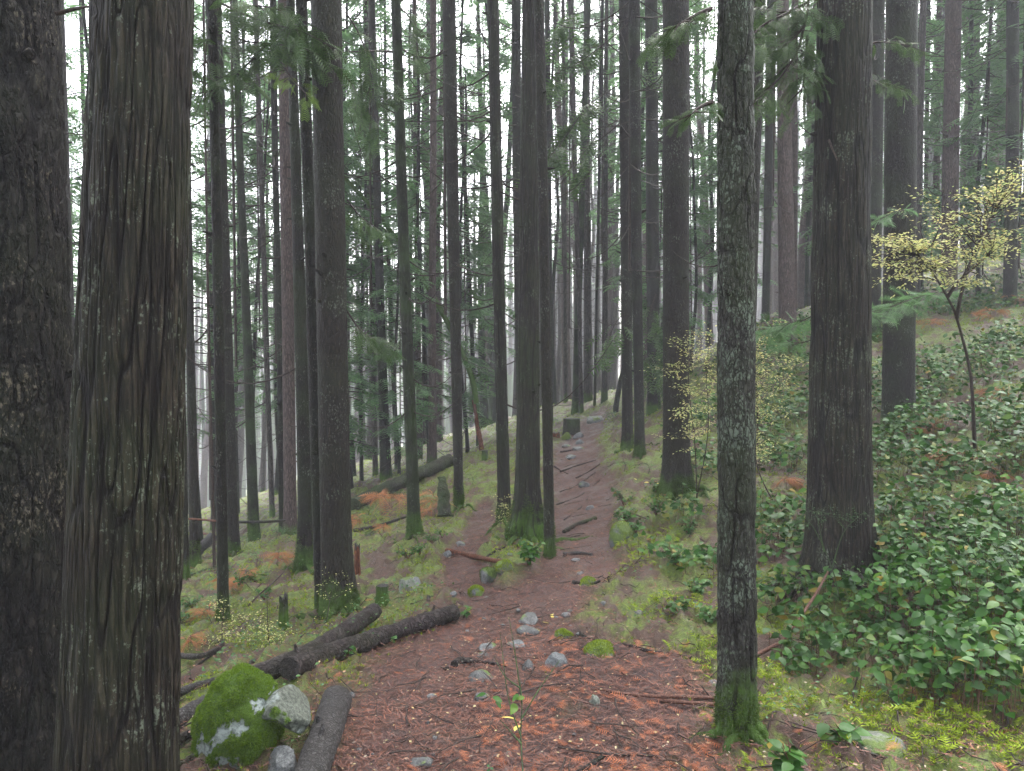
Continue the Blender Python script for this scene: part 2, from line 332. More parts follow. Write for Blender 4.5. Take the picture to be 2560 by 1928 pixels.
# ================================================================== GROUND
def ground():
    ny, nx = 620, 560
    tt = np.linspace(0, 1, ny); Y = -3.5 + 4.5 * (tt * 6) ** 1.0 * 0 + (np.exp(tt * math.log(120)) - 1)  # -3.5 .. 115
    Y = -3.0 + (np.exp(tt * math.log(60.0)) - 1) * 2.1
    s = np.linspace(-1, 1, nx); YY, SS = np.meshgrid(Y, s, indexing='ij')
    SX = np.sign(SS) * (np.abs(SS) * .8 + np.abs(SS) ** 3 * .9)
    XX = SX * (4.0 + .95 * np.maximum(YY, 0)); 
    Z = hfull(XX, YY); p, l = masks(XX, YY)
    v = np.stack([XX, YY, Z], -1).reshape(-1, 3)
    i = np.arange(ny - 1)[:, None] * nx; j = np.arange(nx - 1)[None]
    q = np.stack([i + j, i + j + 1, i + nx + j + 1, i + nx + j], -1).reshape(-1, 4)
    t = NT('forest_floor'); pc = t.node('ShaderNodeTexCoord').outputs['Object']
    ap = t.node('ShaderNodeAttribute', attribute_name='path').outputs['Fac']; al = t.node('ShaderNodeAttribute', attribute_name='litter').outputs['Fac']
    n1 = t.noise(pc, 34, 6, .75); n2 = t.noise(pc, 140, 4, .7); n3 = t.noise(pc, 3.0, 4)
    vo = t.node('ShaderNodeTexVoronoi'); t.put(vo.inputs['Vector'], pc); vo.inputs['Scale'].default_value = 95
    lit = t.mix(t.rng(n1, .36, .64), (.018, .010, .008), (.070, .030, .022)); lit = t.mix(t.rng(n2, .52, .66, 0, .8), lit, (.20, .082, .05)); lit = t.mix(t.rng(vo.outputs['Distance'], .05, .4, .5, 0), lit, (.022, .014, .013))
    lit = t.mix(t.rng(n3, .42, .62, 0, .4), lit, (.045, .028, .028))
    mos = t.mix(t.rng(n1, .35, .65), (.028, .036, .007), (.12, .17, .018)); mos = t.mix(t.rng(n2, .5, .7, 0, .6), mos, (.20, .27, .035))
    mos = t.mix(t.rng(t.noise(pc, 2.6, 6, .7), .46, .56), mos, t.mix(n1, (.025, .016, .012), (.10, .055, .035)))
    col = t.mix(t.math('MAXIMUM', ap, al), mos, lit)
    h = t.math('ADD', n1, t.math('MULTIPLY', n2, .5)); t.bump(h, .9, .02); m = t.fin(col, t.rng(n3, .4, .6, .75, .5), .35)
    o = MB().add(v, q).build('ground', m, attrs={'path': p.ravel(), 'litter': l.ravel()})
    tag(o, kind='structure')
ground()

def scatter(n, ymin, ymax, spread=.80, power=1.0, dens=None):
    """points on the ground in front of the camera, thinning with distance"""
    t = rnd(n) ** power; y = ymin * (ymax / ymin) ** t; x = rs(n) * (spread * y + .5)
    if dens is not None:
        k = rnd(n) < dens(x, y); x = x[k]; y = y[k]
    z = hfull(x, y); return np.c_[x, y, z]
def gnormal(p, e=.06):
    hx = hfull(p[:, 0] + e, p[:, 1]) - hfull(p[:, 0] - e, p[:, 1]); hy = hfull(p[:, 0], p[:, 1] + e) - hfull(p[:, 0], p[:, 1] - e)
    n = np.c_[-hx / (2 * e), -hy / (2 * e), np.ones(len(p))]; return n / np.linalg.norm(n, axis=1)[:, None]

# ---- templates
def t_leaf(nx=3, fold=.18, curl=.25, wid=.55, pointed=.0):
    ys = np.array([0, .18, .45, .75, 1.0]); ws = np.array([.02, .75, 1.0, .62, .0]) * wid / 2
    v = []
    for y, w_ in zip(ys, ws):
        z = -curl * y * y
        v += [(-w_, y, z + fold * w_), (0, y, z), (w_, y, z + fold * w_)]
    v = np.array(v); f = []
    for i in range(4):
        a = i * 3; f += [(a, a + 1, a + 4, a + 3), (a + 1, a + 2, a + 5, a + 4)]
    return v, np.array(f)
LEAF = t_leaf(); LEAFS = t_leaf(wid=.5, curl=.1)
def t_simple_leaf():
    return np.array([(0, 0, 0), (-.28, .45, .03), (0, 1, -.05), (.28, .45, .03)]), np.array([(0, 3, 2, 1)])
SLEAF = t_simple_leaf()
def t_frond(np_=7, L=.42, w_=.06, droop=.15, taper=True, seg=2):
    """flat spray: rachis strip and pairs of narrow pointed leaflets (triangles)"""
    v = []; f = []
    def tri(a, b, c): k = len(v); v.extend([a, b, c]); f.append((k, k + 1, k + 2))
    tri((-.012, 0, 0), (.012, 0, 0), (0, 1, -droop))
    for i in range(np_):
        t = .08 + .88 * i / (np_ - 1); l = L * math.sin(math.pi * (.18 + .74 * (1 - t))) if taper else L
        for s in (-1, 1):
            z0 = -droop * t * t; y = t + (0 if s > 0 else .03)
            tri((0, y - w_ * .5, z0), (0, y + w_ * .6, z0), (s * l, y + l * .55, z0 - .18 * l))
    return np.array(v), np.array(f)
FROND = t_frond(); FRONDC = t_frond(5, .45, .12, .2); FRONDD = t_frond(11, .36, .045, .22)
# cedar spray of second order: rachis with side sprays made of triangles
def t_cedar():
    v = []; f = []
    def tri(a, b, c): k = len(v); v.extend([a, b, c]); f.append((k, k + 1, k + 2))
    tri((-.01, 0, 0), (.01, 0, 0), (0, 1, -.22))
    for i in range(8):
        t = .10 + .86 * i / 7
        for s in (-1, 1):
            l = .40 * math.sin(math.pi * (.2 + .72 * (1 - t))); o = np.array([0, t, -.22 * t * t]); d = np.array([s * .80, .60, -.22]); e = o + d * l
            n_ = np.array([-d[1], d[0], 0]) * .024
            tri(o - n_, o + n_, e)
            for k in range(3):
                q = o + d * l * (.3 + .27 * k)
                for s2 in (-1, 1):
                    dd = np.array([s * .80 * .55 - s2 * .6 * s, .60 * .6 + s2 * .45 * s * s, -.25]); 
                    tri(q - np.array([0, .019, 0]), q + np.array([0, .019, 0]), q + dd * l * (.42 - .09 * k))
    return np.array(v), np.array(f)
CEDAR = t_cedar()

# ================================================================== TREES
def trunk_mesh(L, rb, rt, htop, H, n=24, dz=.12, flare=.0, rough=.004, kind='fine', sway=.02, seed=0, knots=0, mat=None, below=.35, fine_to=None, dz2=None):
    """trunk around the axis vector L (dx,dy per metre of height); radius rb above the flare, rt at height htop, on to the tip at H"""
    zs = list(np.arange(-below, fine_to or H, dz))
    if fine_to: zs += list(np.arange(fine_to, H, dz2 or .4))
    zs.append(H); z = np.array(zs)
    r = rb + (rt - rb) * np.clip(z, 0, None) / htop; r = np.maximum(r, .012); e = H - z; r = np.minimum(r, .012 + e * max(rt, .04) / max(H - htop, .5) * 1.25)
    th = np.linspace(0, 2 * np.pi, n, endpoint=False); zc = np.clip(z, -.3, None)
    lob = .55 + .45 * np.cos(th * (3 + seed % 3) + seed) + .25 * np.cos(th * 7 + seed * 2)
    fl = 1 + (flare * np.exp(-np.clip(zc, 0, None) / .16) + flare * .35 * np.exp(-np.clip(zc, 0, None) / .5))[:, None] * lob[None]
    rr = r[:, None] * fl
    cx = L[0] * z + sway * vnoise(np.c_[z * .35, np.full(len(z), seed * 3.7)], 3); cy = L[1] * z + sway * vnoise(np.c_[z * .35, np.full(len(z), seed * 5.1 + 9)], 4)
    p = np.stack([rr * np.cos(th), rr * np.sin(th), np.repeat(z[:, None], n, 1)], -1).reshape(-1, 3)
    if kind == 'strip': k = np.array([26, 26, 1.6]); d = -np.abs(fbm(p * k + seed, seed, 3)) * 2.2 + .6 + .6 * fbm(p * np.array([6, 6, 1.0]) + seed, seed + 5, 2)
    elif kind == 'plate': k = np.array([24, 24, 8]); d = -np.abs(fbm(p * k + seed, seed, 3)) * 1.8 + .5 + .7 * fbm(p * 7 + seed, seed + 5, 3)
    else: k = np.array([38, 38, 13]); d = fbm(p * k + seed, seed, 2) + .6 * fbm(p * 6 + seed, seed + 5, 2)
    crack = None
    if fine_to and kind in ('strip', 'plate') and n > 100:
        far_ = 1 if n > 280 else .62
        kk = np.array([32, 32, 2.8]) if kind == 'strip' else np.array([20, 20, 6.5]); kk = kk * far_; wq = p * kk + seed * 3.1; wq = wq + .28 * np.stack([vnoise(p * [6, 6, 3] + 9, 1), vnoise(p * [6, 6, 3] + 30, 2), vnoise(p * [6, 6, 3] + 50, 3)], -1)
        f1 = np.exp(-(vnoise(wq, seed) / .12) ** 2); f2 = np.exp(-(vnoise(wq * 2.1 + 40, seed + 9) / .16) ** 2) * .55
        crack = np.clip(np.maximum(f1, f2) * (.55 + .6 * sstep(-.4, .3, fbm(p * [5, 5, 1.2] + seed, 44, 2))), 0, 1); d = d * .6 - crack * (1.35 if kind == 'strip' else 1.2)
    rr = rr + (d * rough).reshape(rr.shape)
    v = np.stack([rr * np.cos(th) + cx[:, None], rr * np.sin(th) + cy[:, None], np.repeat(z[:, None], n, 1)], -1).reshape(-1, 3)
    i = np.arange(len(z) - 1)[:, None] * n; j = np.arange(n)[None]; jn = (j + 1) % n
    mb = MB().add(v, np.stack([i + j, i + jn, i + n + jn, i + n + j], -1).reshape(-1, 4))
    nv = len(v); rg = random.Random(seed)
    for _ in range(knots):
        zk = rg.uniform(.8, min(H * .7, 11)); a = rg.uniform(0, 6.283); rk = np.interp(zk, z, r); c = np.array([np.interp(zk, z, cx), np.interp(zk, z, cy), zk]); d_ = np.array([math.cos(a), math.sin(a), rg.uniform(.0, .5)])
        l = rg.uniform(.02, .07); add_tube(mb, [c + d_ * rk * .8, c + d_ * (rk + l * .5), c + d_ * (rk + l)], [.014 + rk * .06, .010 + rk * .03, .006], 5)
    if crack is not None: mb.attrs = {'crack': np.r_[crack, np.zeros(mb.n - nv)]}
    return mb, (z, r, cx, cy)

def limb_pts(o, a, L, up=.35, sag=.25, k=9, wig=.04, seed=0):
    """dead limb: leaves the trunk, dips, then its tip sweeps up"""
    t = np.linspace(0, 1, k); z = -sag * L * np.sin(t * 2.2) + up * L * t ** 2
    x = L * t; w_ = wig * L * np.array([math.sin(seed * 1.7 + q * 5) for q in t]) * t
    return np.stack([o[0] + x * math.cos(a) - w_ * math.sin(a), o[1] + x * math.sin(a) + w_ * math.cos(a), o[2] + z], -1)

def add_limb(mb, o, a, L, r, rg, up=.35, sag=.2, twigs=5, n=5):
    pts = limb_pts(o, a, L, up, sag, 9, .05, rg.random() * 9); add_tube(mb, pts, np.linspace(r, r * .25, 9), n, caps=False)
    for _ in range(twigs):
        i = rg.randint(2, 7); l = L * rg.uniform(.12, .35); aa = a + rg.choice([-1, 1]) * rg.uniform(.5, 1.1)
        q = pts[i]; add_tube(mb, limb_pts(q, aa, l, .3, .1, 5, .08, rg.random() * 9), np.linspace(r * .35, r * .12, 5), 3, caps=False)

def spray_branch(leaf, wood, o, a, L, rg, droop=.35, tip=.12, tmpl=FRONDC, fr=14, fl=.45, r=.014, spread=1.0, dr=.5):
    """living bough: drooping limb with flat sprays on both sides"""
    k = 8; t = np.linspace(0, 1, k); z = -droop * L * t ** 1.5 + tip * L * np.clip(t - .6, 0, 1)
    pts = np.stack([o[0] + L * t * math.cos(a), o[1] + L * t * math.sin(a), o[2] + z], -1)
    add_tube(wood, pts, np.linspace(r, r * .2, k), 4, caps=False)
    n = fr; tt = .18 + .82 * np.sort(np.array([rg.random() for _ in range(n)])); q = np.stack([np.interp(tt, t, pts[:, c]) for c in range(3)], -1)
    sd = np.array([rg.choice([-1, 1]) for _ in range(n)]); off = sd * np.array([rg.uniform(.35, 1.15) for _ in range(n)]) * spread
    D = np.stack([np.cos(a + off), np.sin(a + off), -dr * np.array([rg.uniform(.1, 1.2) for _ in range(n)])], -1)
    N = np.stack([np.array([rg.uniform(-.35, .35) for _ in range(n)]), np.array([rg.uniform(-.35, .35) for _ in range(n)]), np.ones(n)], -1)
    s = fl * (1.15 - .6 * tt) * np.array([rg.uniform(.7, 1.25) for _ in range(n)])
    inst(leaf, tmpl[0], tmpl[1], frames(D, N, s), q)

def crown_mesh(z0, z1, seed, nb=90, Lmax=2.4, fr=13, fl=.5, tmpl=FRONDC, mat=None, dead=26, dz0=2.5, droop=.35):
    """foliage and live limbs of a conifer between z0 and z1 on a straight stem; dead limbs below"""
    rg = random.Random(seed); leaf = MB(); wood = MB()
    for i in range(nb):
        f = (i + rg.random()) / nb; z = z0 + (z1 - z0) * f; a = rg.uniform(0, 6.283); env = min(1, .35 + f * 3) * (1 - f) ** .7
        L = max(.35, Lmax * env * rg.uniform(.55, 1.1)); spray_branch(leaf, wood, (0, 0, z), a, L, rg, droop * rg.uniform(.5, 1.3), .2, tmpl, max(4, int(fr * (.4 + L / Lmax))), fl)
    add_tube(wood, [(0, 0, dz0 if dead else z0), (0, 0, z1)], [.02, .012], 4, caps=False)
    dd = MB()
    for i in range(dead):
        z = rg.uniform(dz0, z0 + 2); add_limb(dd, (0, 0, z), rg.uniform(0, 6.283), rg.uniform(.5, 1.9), rg.uniform(.008, .014), rg, rg.uniform(.1, .5), rg.uniform(.1, .4), 3, 3)
    return leaf, wood, dd

# shared crowns
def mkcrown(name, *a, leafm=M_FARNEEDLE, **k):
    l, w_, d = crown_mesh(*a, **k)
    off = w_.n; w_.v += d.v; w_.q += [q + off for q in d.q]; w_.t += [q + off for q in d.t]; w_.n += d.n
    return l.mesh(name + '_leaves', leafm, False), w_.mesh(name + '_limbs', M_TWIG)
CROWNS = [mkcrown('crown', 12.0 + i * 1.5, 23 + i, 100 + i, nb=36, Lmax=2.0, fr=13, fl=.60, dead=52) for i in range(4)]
THIN = [mkcrown('thin_crown', 15.5 + i * 1.5, 21.5 + i * .5, 700 + i, nb=13, Lmax=1.3, fr=9, fl=.5, dead=58) for i in range(3)]
LOWCROWNS = [mkcrown('low_crown', 1.0 + i * 1.6, 9.5 + i * 2, 300 + i, nb=62, Lmax=1.9, fr=15, fl=.44, dead=6, dz0=.6, leafm=M_HEMLEAF, tmpl=FRONDC) for i in range(4)]
HIGH = [mkcrown('high_crown', 8.6 + i, 17 + i, 500 + i, nb=12, Lmax=1.4, fr=8, fl=.5, dead=0, leafm=M_NEEDLE) for i in range(2)]
def part(me, name, parent, **kw):
    o = bpy.data.objects.new(name, me); COL.objects.link(o); o.parent = parent
    for k, v in kw.items(): setattr(o, k, v)
    return o

# measured trees: left/right edge at the top of the photo, left/right edge and row lower down, distance (None: where that row meets the ground)
# (uLt,uRt,uL,uR,v, d, bark, flare, rough kind, dead limbs, stubs, label)
TREES = [
 (-215,158,-215,178,1600,2.75,M_FIR,.15,'plate',0,6,'thick dark flaky fir trunk at the left edge of the picture behind the brown cedar'),
 (283,506,156,434,1928,2.3,M_CED,.12,'strip',0,0,'thick brown furrowed cedar trunk with pale lichen specks, nearest tree at the left'),
 (258,300,235,290,900,4.6,M_HEM2,.2,'fine',0,0,'dark trunk almost hidden directly behind the thick brown cedar'),
 (128,163,126,164,700,5.2,M_HEM2,.2,'fine',0,4,'dark narrow trunk showing just right of the flaky fir near its top'),
 (168,186,177,203,1300,12,M_FOGPALE,.2,'fine',7,10,'grey trunk seen through the gap between the two thick left trunks'),
 (220,229,236,247,1200,15,M_FOGPALE,.2,'fine',6,6,'slim grey trunk close left of the thick brown cedar, hidden lower down'),
 (541,563,544,572,1550,None,M_HEM2,.25,'fine',0,16,'slim straight dark trunk standing in moss, first to the right of the brown cedar'),
 (548,571,565,599,1388,None,M_HEM,.55,'fine',0,12,'dark trunk touching the right side of the slim straight trunk, reddish base'),
 (474,490,477,501,1416,None,M_HEM,.5,'fine',3,8,'trunk with a flared mossy base beside the grey log at the left'),
 (452,464,456,473,1446,None,M_HEM2,.3,'fine',0,4,'narrow trunk just at the right edge of the thick brown cedar low down'),
 (526,531,529,537,1416,None,M_TWIG,.1,'fine',5,4,'black dead pole standing left of the slim straight trunk'),
 (598,611,622,649,1350,None,M_GREEN,.2,'fine',16,14,'green algae covered trunk with many fine dead limbs in the left fog'),
 (648,660,673,686,1300,14.5,M_FOGPALE,.2,'fine',10,8,'thin grey trunk between the green trunk and the pinkish trunk'),
 (690,706,698,712,1335,None,M_HEM2,.2,'fine',0,6,'dark trunk hiding behind the left side of the pinkish trunk'),
 (708,736,711,742,1335,None,M_PINK,.35,'fine',9,26,'pinkish brown trunk with short branch stubs and a mossy foot'),
 (732,752,749,788,1410,None,M_HEM2,.6,'fine',2,12,'dark trunk with green mossy foot close left of the two joined trunks'),
 (755,783,787,818,1530,5.8,M_HEM2,.15,'fine',0,12,'trunk pressed against the left side of the broad rough trunk by the fallen logs'),
 (791,864,806,882,1535,None,M_HEM,.40,'fine',0,10,'broad rough dark trunk rising behind the fallen logs with a mossy base'),
 (915,926,932,945,1190,16.5,M_FOGPALE,.2,'fine',6,8,'thin trunk just left of the dark trunk among the young cedars'),
 (928,943,951,977,1193,None,M_HEM2,.3,'fine',12,12,'dark trunk standing among feathery young cedars left of the algae trunk'),
 (982,1006,1022,1053,1343,None,M_GREEN,.6,'fine',14,14,'green black trunk leaning left with splayed foot on the moss bank'),
 (1035,1046,1043,1058,1148,None,M_PINK,.2,'fine',8,12,'slim pinkish trunk in the fog right of the leaning green black trunk'),
 (1079,1094,1071,1092,1156,None,M_PINK,.3,'fine',4,10,'pale pinkish straight trunk in front of the pale fog'),
 (1109,1143,1136,1159,1272,None,M_HEM,.1,'fine',13,22,'knotty grey trunk beside the moss covered stump hump'),
 (1218,1246,1244,1275,1307,None,M_CEDM,.4,'strip',15,14,'smooth brown trunk left of the large centre trunk with long curving dead limbs'),
 (1278,1301,1292,1315,1150,13,M_HEM2,.2,'fine',12,14,'dark trunk half hidden behind the large centre trunk with dead limbs to its left'),
 (1302,1342,1288,1350,1335,None,M_CEDM,.75,'strip',0,8,'large furrowed centre trunk with a flared mossy foot where the trail forks'),
 (1334,1359,1361,1388,1394,None,M_HEM,.25,'fine',0,6,'slim speckled trunk touching the right side of the large centre trunk'),
 (1359,1373,1375,1382,1062,None,M_HEM2,.1,'fine',3,6,'dark sliver of a trunk behind the slim speckled trunk'),
 (1461,1475,1428,1447,1034,None,M_GREEN,.3,'fine',5,10,'mossy trunk leaning right at the crest of the trail'),
 (1416,1430,1449,1460,1032,None,M_FOGPALE,.1,'fine',8,10,'trunk crossing behind the mossy leaning trunk at the crest'),
 (1455,1470,1458,1480,1001,None,M_FOGPALE,.2,'fine',3,4,'broader pale grey trunk right behind the leaning trunks at the crest'),
 (1499,1507,1483,1490,1013,None,M_HEM2,.1,'fine',7,6,'thin dark pole in the foggy gap right of the crest trunks'),
 (1508,1517,1503,1519,1003,None,M_FOGPALE,.2,'fine',5,4,'grey foggy trunk in the middle of the bright gap'),
 (1400,1409,1409,1420,1005,None,M_FOGPALE,.2,'fine',4,4,'grey foggy trunk left of the crossing trunks at the crest'),
 (1542,1574,1557,1583,1122,None,M_HEM,.5,'fine',2,12,'left half of the pair of joined trunks right of the trail crest'),
 (1566,1595,1585,1609,1140,None,M_HEM2,.3,'fine',0,8,'right darker half of the joined pair of trunks right of the trail crest'),
 (1604,1635,1618,1650,1026,None,M_HEM2,.2,'fine',3,10,'very dark trunk with cedar sprays hanging on it between two broader trunks'),
 (1646,1711,1655,1719,1235,None,M_HEM,.55,'fine',0,12,'broad grey brown trunk with splayed foot above the mossy bank right of the trail'),
 (1776,1863,1794,1890,1835,None,M_LICH,.12,'plate',0,9,'lichen crusted grey trunk in the right foreground with green moss on its foot'),
 (1859,1900,1852,1878,1300,7.2,M_HEM,.2,'fine',1,8,'reddish brown trunk peeking from behind the lichen crusted trunk'),
 (1908,1928,1905,1924,800,None,M_HEM2,.2,'fine',2,6,'dark bending trunk left of the broad flaring trunk on the slope'),
 (1930,1959,1948,1992,880,None,M_PINK,.4,'fine',2,8,'brown trunk widening to a broad foot on the slope behind the large cedar'),
 (1969,1985,1974,1993,830,16,M_PINK,.2,'fine',4,6,'slim pinkish trunk right behind the broad footed trunk'),
 (2028,2152,2014,2166,1400,5.1,M_CED,.45,'strip',0,2,'large straight stringy barked cedar rising from the glossy shrubs at the right'),
 (2166,2197,2172,2200,800,12,M_HEM2,.2,'fine',0,8,'dark trunk first to the right of the large stringy cedar'),
 (2199,2270,2212,2286,1060,None,M_HEM2,.15,'plate',0,10,'very dark broad trunk behind the yellow leaved shrub'),
 (2284,2299,2284,2298,820,14.5,M_FOGPALE,.2,'fine',2,4,'thin straight trunk just right of the very dark broad trunk'),
 (2301,2311,2303,2314,800,20,M_FOGPALE,.2,'fine',4,4,'pale thin foggy trunk between the thin straight one and the bright pinkish one'),
 (2327,2340,2325,2341,800,19,M_PINK,.2,'fine',4,4,'pale pinkish foggy trunk left of the bright reddish trunk'),
 (2348,2384,2350,2388,850,14,M_PINK,.2,'fine',6,14,'bright reddish trunk with dark knots above the yellow shrub at the right'),
 (2408,2433,2412,2440,800,19,M_FOGPALE,.2,'fine',10,6,'foggy grey trunk wrapped in foliage at the upper right'),
 (2500,2527,2510,2540,800,13,M_HEM2,.2,'fine',3,8,'dark trunk near the right edge of the picture behind the yellow leaves'),
]
TOPS = {}
FEET = {6: (2500, .3), 8: (2500, .35), 15: (3500, .5), 17: (7000, .42), 20: (4000, .5), 23: (3000, .5), 24: (2500, .25), 26: (9000, .40), 27: (1500, .2), 35: (2500, .4), 36: (2500, .3), 38: (5000, .35), 39: (5000, .42), 14: (2500, .5), 11: (2000, .5)}
def moss_on(ob, n, size, wfn, mat, name='moss', seed=4):
    me = ob.data; v = np.empty(len(me.vertices) * 3); me.vertices.foreach_get('co', v); v = v.reshape(-1, 3); me.calc_loop_triangles(); f = np.empty(len(me.loop_triangles) * 3, np.int32); me.loop_triangles.foreach_get('vertices', f); f = f.reshape(-1, 3)
    g = np.random.default_rng(seed); tri = v[f]; c = tri.mean(1); N = np.cross(tri[:, 1] - tri[:, 0], tri[:, 2] - tri[:, 0]); A = np.linalg.norm(N, axis=1); N = N / (A[:, None] + 1e-12); W = np.clip(A * wfn(c, N), 0, None)
    if W.sum() <= 0: return
    idx = g.choice(len(f), n, p=W / W.sum()); w_ = g.dirichlet([1, 1, 1], n); q = np.einsum('nk,nkc->nc', w_, tri[idx]); D = N[idx] + g.normal(0, .6, (n, 3)) + [0, 0, .1]
    m = MB(); inst(m, np.array([(-.12, 0, 0), (.12, 0, 0), (0, 1, .1)]), np.array([(0, 1, 2)]), frames(D, g.normal(size=(n, 3)), size * g.uniform(.6, 1.4, n)), q); return m.build(name, mat, ob, smooth=False)
def measured_tree(i, row):
    uLt, uRt, uL, uR, v, d, mat, flare, kind, nd, stubs, label = row
    uc = (uL + uR) / 2
    if d is None: d = gmarch(hfull, uc, v) or 20
    a = P((uLt + uRt) / 2, 0, d); b = P(uc, v, d)
    # keep the trunk in the plane of its distance: slope per metre of height
    Lx = (a[0] - b[0]) / (a[2] - b[2]); Ly = 0.0; a[1] = b[1]
    a = np.array([P((uLt + uRt) / 2, 0, d)[0], b[1], P(0, 0, d)[2]])
    x, y = b[0], b[1]; z = gz(x, y)
    for _ in range(4): x = b[0] + Lx * (z - b[2]); z = gz(x, y)
    rt = (uRt - uLt) / 2 * d / F * .985; rb = (uR - uL) / 2 * d / F * .985
    dh = a[2] - b[2]; hv = a[2] - z; rb2 = rb + (rb - rt) / dh * (b[2] - z)
    H = max(13.0, hv + 6) if d < 9 else max(19, hv + 8)
    t = empty('conifer_tree', (x, y, z), label, 'tree', 'conifers standing along the trail')
    near = d < 6
    n = 340 if d < 2.6 else 300 if d < 3.5 else 230 if d < 6 else 48 if d < 10 else 22
    dz = .015 if d < 6 else .06 if d < 10 else .2
    rough = {'strip': .0075, 'plate': .008, 'fine': .0035}[kind] * (1 if near else .8)
    if kind == 'strip' and d > 6: n, dz = 140, .035
    mb, prof = trunk_mesh((Lx, Ly), rb2, rt, hv, H, n, dz, flare, rough, kind, .0 if d < 4 else .012, i + 1, stubs, None, .35, hv + .6 if near or d < 10 else None, .5)
    tob = mb.build('trunk', mat, t, attrs=getattr(mb, 'attrs', None))
    if i in FEET: moss_on(tob, int(FEET[i][0] * .55), .014 if d < 6 else .020, lambda q, N, h=FEET[i][1]: sstep(h * .9, h * .05, q[:, 2] + .35 * fbm(q * [6, 6, 3] + i, 3, 3)) * sstep(-.15, .2, fbm(q * 8 + i, 9, 3)) * (q[:, 2] > -.1) * (N[:, 1] < .3), M_MOSSD)
    zz, rr, cx, cy = prof; rg = random.Random(900 + i)
    for k in range(nd):
        zk = rg.uniform(1.2 if d > 7 else 1.8, hv * .98); side = rg.choice([0, math.pi]); an = side + rg.uniform(-.8, .8)
        m = MB(); c = (np.interp(zk, zz, cx), np.interp(zk, zz, cy), zk); Ll = rg.uniform(.35, 1.5) * (1 if d < 14 else 1.2)
        add_limb(m, c, an, Ll, rg.uniform(.007, .011) * (1 if d < 12 else 1.2), rg, rg.uniform(.25, .75), rg.uniform(.15, .4), rg.randint(1, 4), 5)
        m.build('dead_limb', M_TWIG, t)
    TOPS[i] = (t, prof)
    # living crown above the frame
    me = HIGH[i % 2] if d < 9 else CROWNS[i % 4]
    zt = float(8.6 if d < 9 else 12.0)
    lift = max(0, hv + .8 - zt) if d < 13 else rg.uniform(-.5, 1.5)
    sc = (H - lift) / (19 if d < 9 else 22)
    px, py = float(Lx * 10), 0.0
    c = part(me[0], 'crown', t, location=(px, py, lift), rotation_euler=(0, 0, rg.uniform(0, 6.28))); part(me[1], 'limbs', c)
    return t
for i, row in enumerate(TREES): measured_tree(i, row)

def far_wood():
    g = np.random.default_rng(8); rg = random.Random(8); wood = MB(); leaf = MB(); n = 850; y = np.sqrt(g.uniform(66 ** 2, 116 ** 2, n)); x = g.uniform(-.9, .9, n) * y; z = hfull(x, y)
    for i in range(n):
        r = g.uniform(.14, .3); H = g.uniform(20, 30); lx, ly = g.normal(0, .015, 2) * H; add_tube(wood, [(x[i], y[i], z[i] - .5), (x[i] + lx, y[i] + ly, z[i] + H)], [r, .03], 5, caps=False)
        m = 12; f = g.uniform(0, 1, m); zz = z[i] + 5 + (H - 5) * f; a = g.uniform(0, 6.28, m); L = 2.4 * (1 - f) ** .6 * g.uniform(.2, 1, m); q = np.c_[x[i] + lx * f + L * np.cos(a), y[i] + ly * f + L * np.sin(a), zz - .3 * L]
        inst(leaf, FRONDC[0], FRONDC[1], frames(np.c_[np.cos(a), np.sin(a), -.5 * np.ones(m)], np.c_[g.normal(0, .4, m), g.normal(0, .4, m), np.ones(m)], 1.1 * g.uniform(.7, 1.4, m)), q)
    o = wood.build('far_wood', M_FOGPALE); tag(o, kind='stuff'); l = leaf.build('far_wood_foliage', M_FARNEEDLE, smooth=False); tag(l, kind='stuff')
far_wood()
EXTRA = [(1392,30),(1404,36),(1438,33),(1474,38),(1494,31),(1512,42),(1526,35),(1540,30),(1552,44),(1385,42),(1425,46),(1448,52),(1500,54),(1531,50),(1212,32),(1196,38),(1085,34),(1030,36),(870,30),(905,36),(560,34),(600,40),(655,32),(1750,34),(1860,38),(2020,36)]
# trees beyond: shared trunks and crowns
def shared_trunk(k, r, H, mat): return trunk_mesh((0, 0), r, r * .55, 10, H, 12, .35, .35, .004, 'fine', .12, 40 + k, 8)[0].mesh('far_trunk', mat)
FT = [shared_trunk(k, r, H, m) for k, (r, H, m) in enumerate([(.11, 21, M_FOGPALE), (.14, 23, M_FOGPALE), (.17, 24, M_FOGPALE), (.20, 25, M_PINK), (.13, 22, M_PINK), (.15, 22, M_GREEN)])]
LT = [shared_trunk(20 + k, r, H, M_HEM2) for k, (r, H) in enumerate([(.05, 9.8), (.055, 11.6), (.06, 13.6), (.07, 15.6)])]
occupied = [(o.location.x, o.location.y) for o in COL.objects if o.get('category') == 'tree']
def copytree(x, y, k, crown, s, lean, rz, label, group, low=False):
    t = empty('conifer_tree', (x, y, gz(x, y) - .05), label, 'tree', group)
    t.rotation_euler = (lean[0], lean[1], rz); t.scale = (s, s, s)
    part((LT if low else FT)[k], 'trunk', t)
    me = LOWCROWNS[crown] if low else THIN[crown % 3] if (y > 24 and rg.random() < .68) else CROWNS[crown]; c = part(me[0], 'crown', t); part(me[1], 'limbs', c)
    return t
rg = random.Random(77); cnt = 0; tries = 0
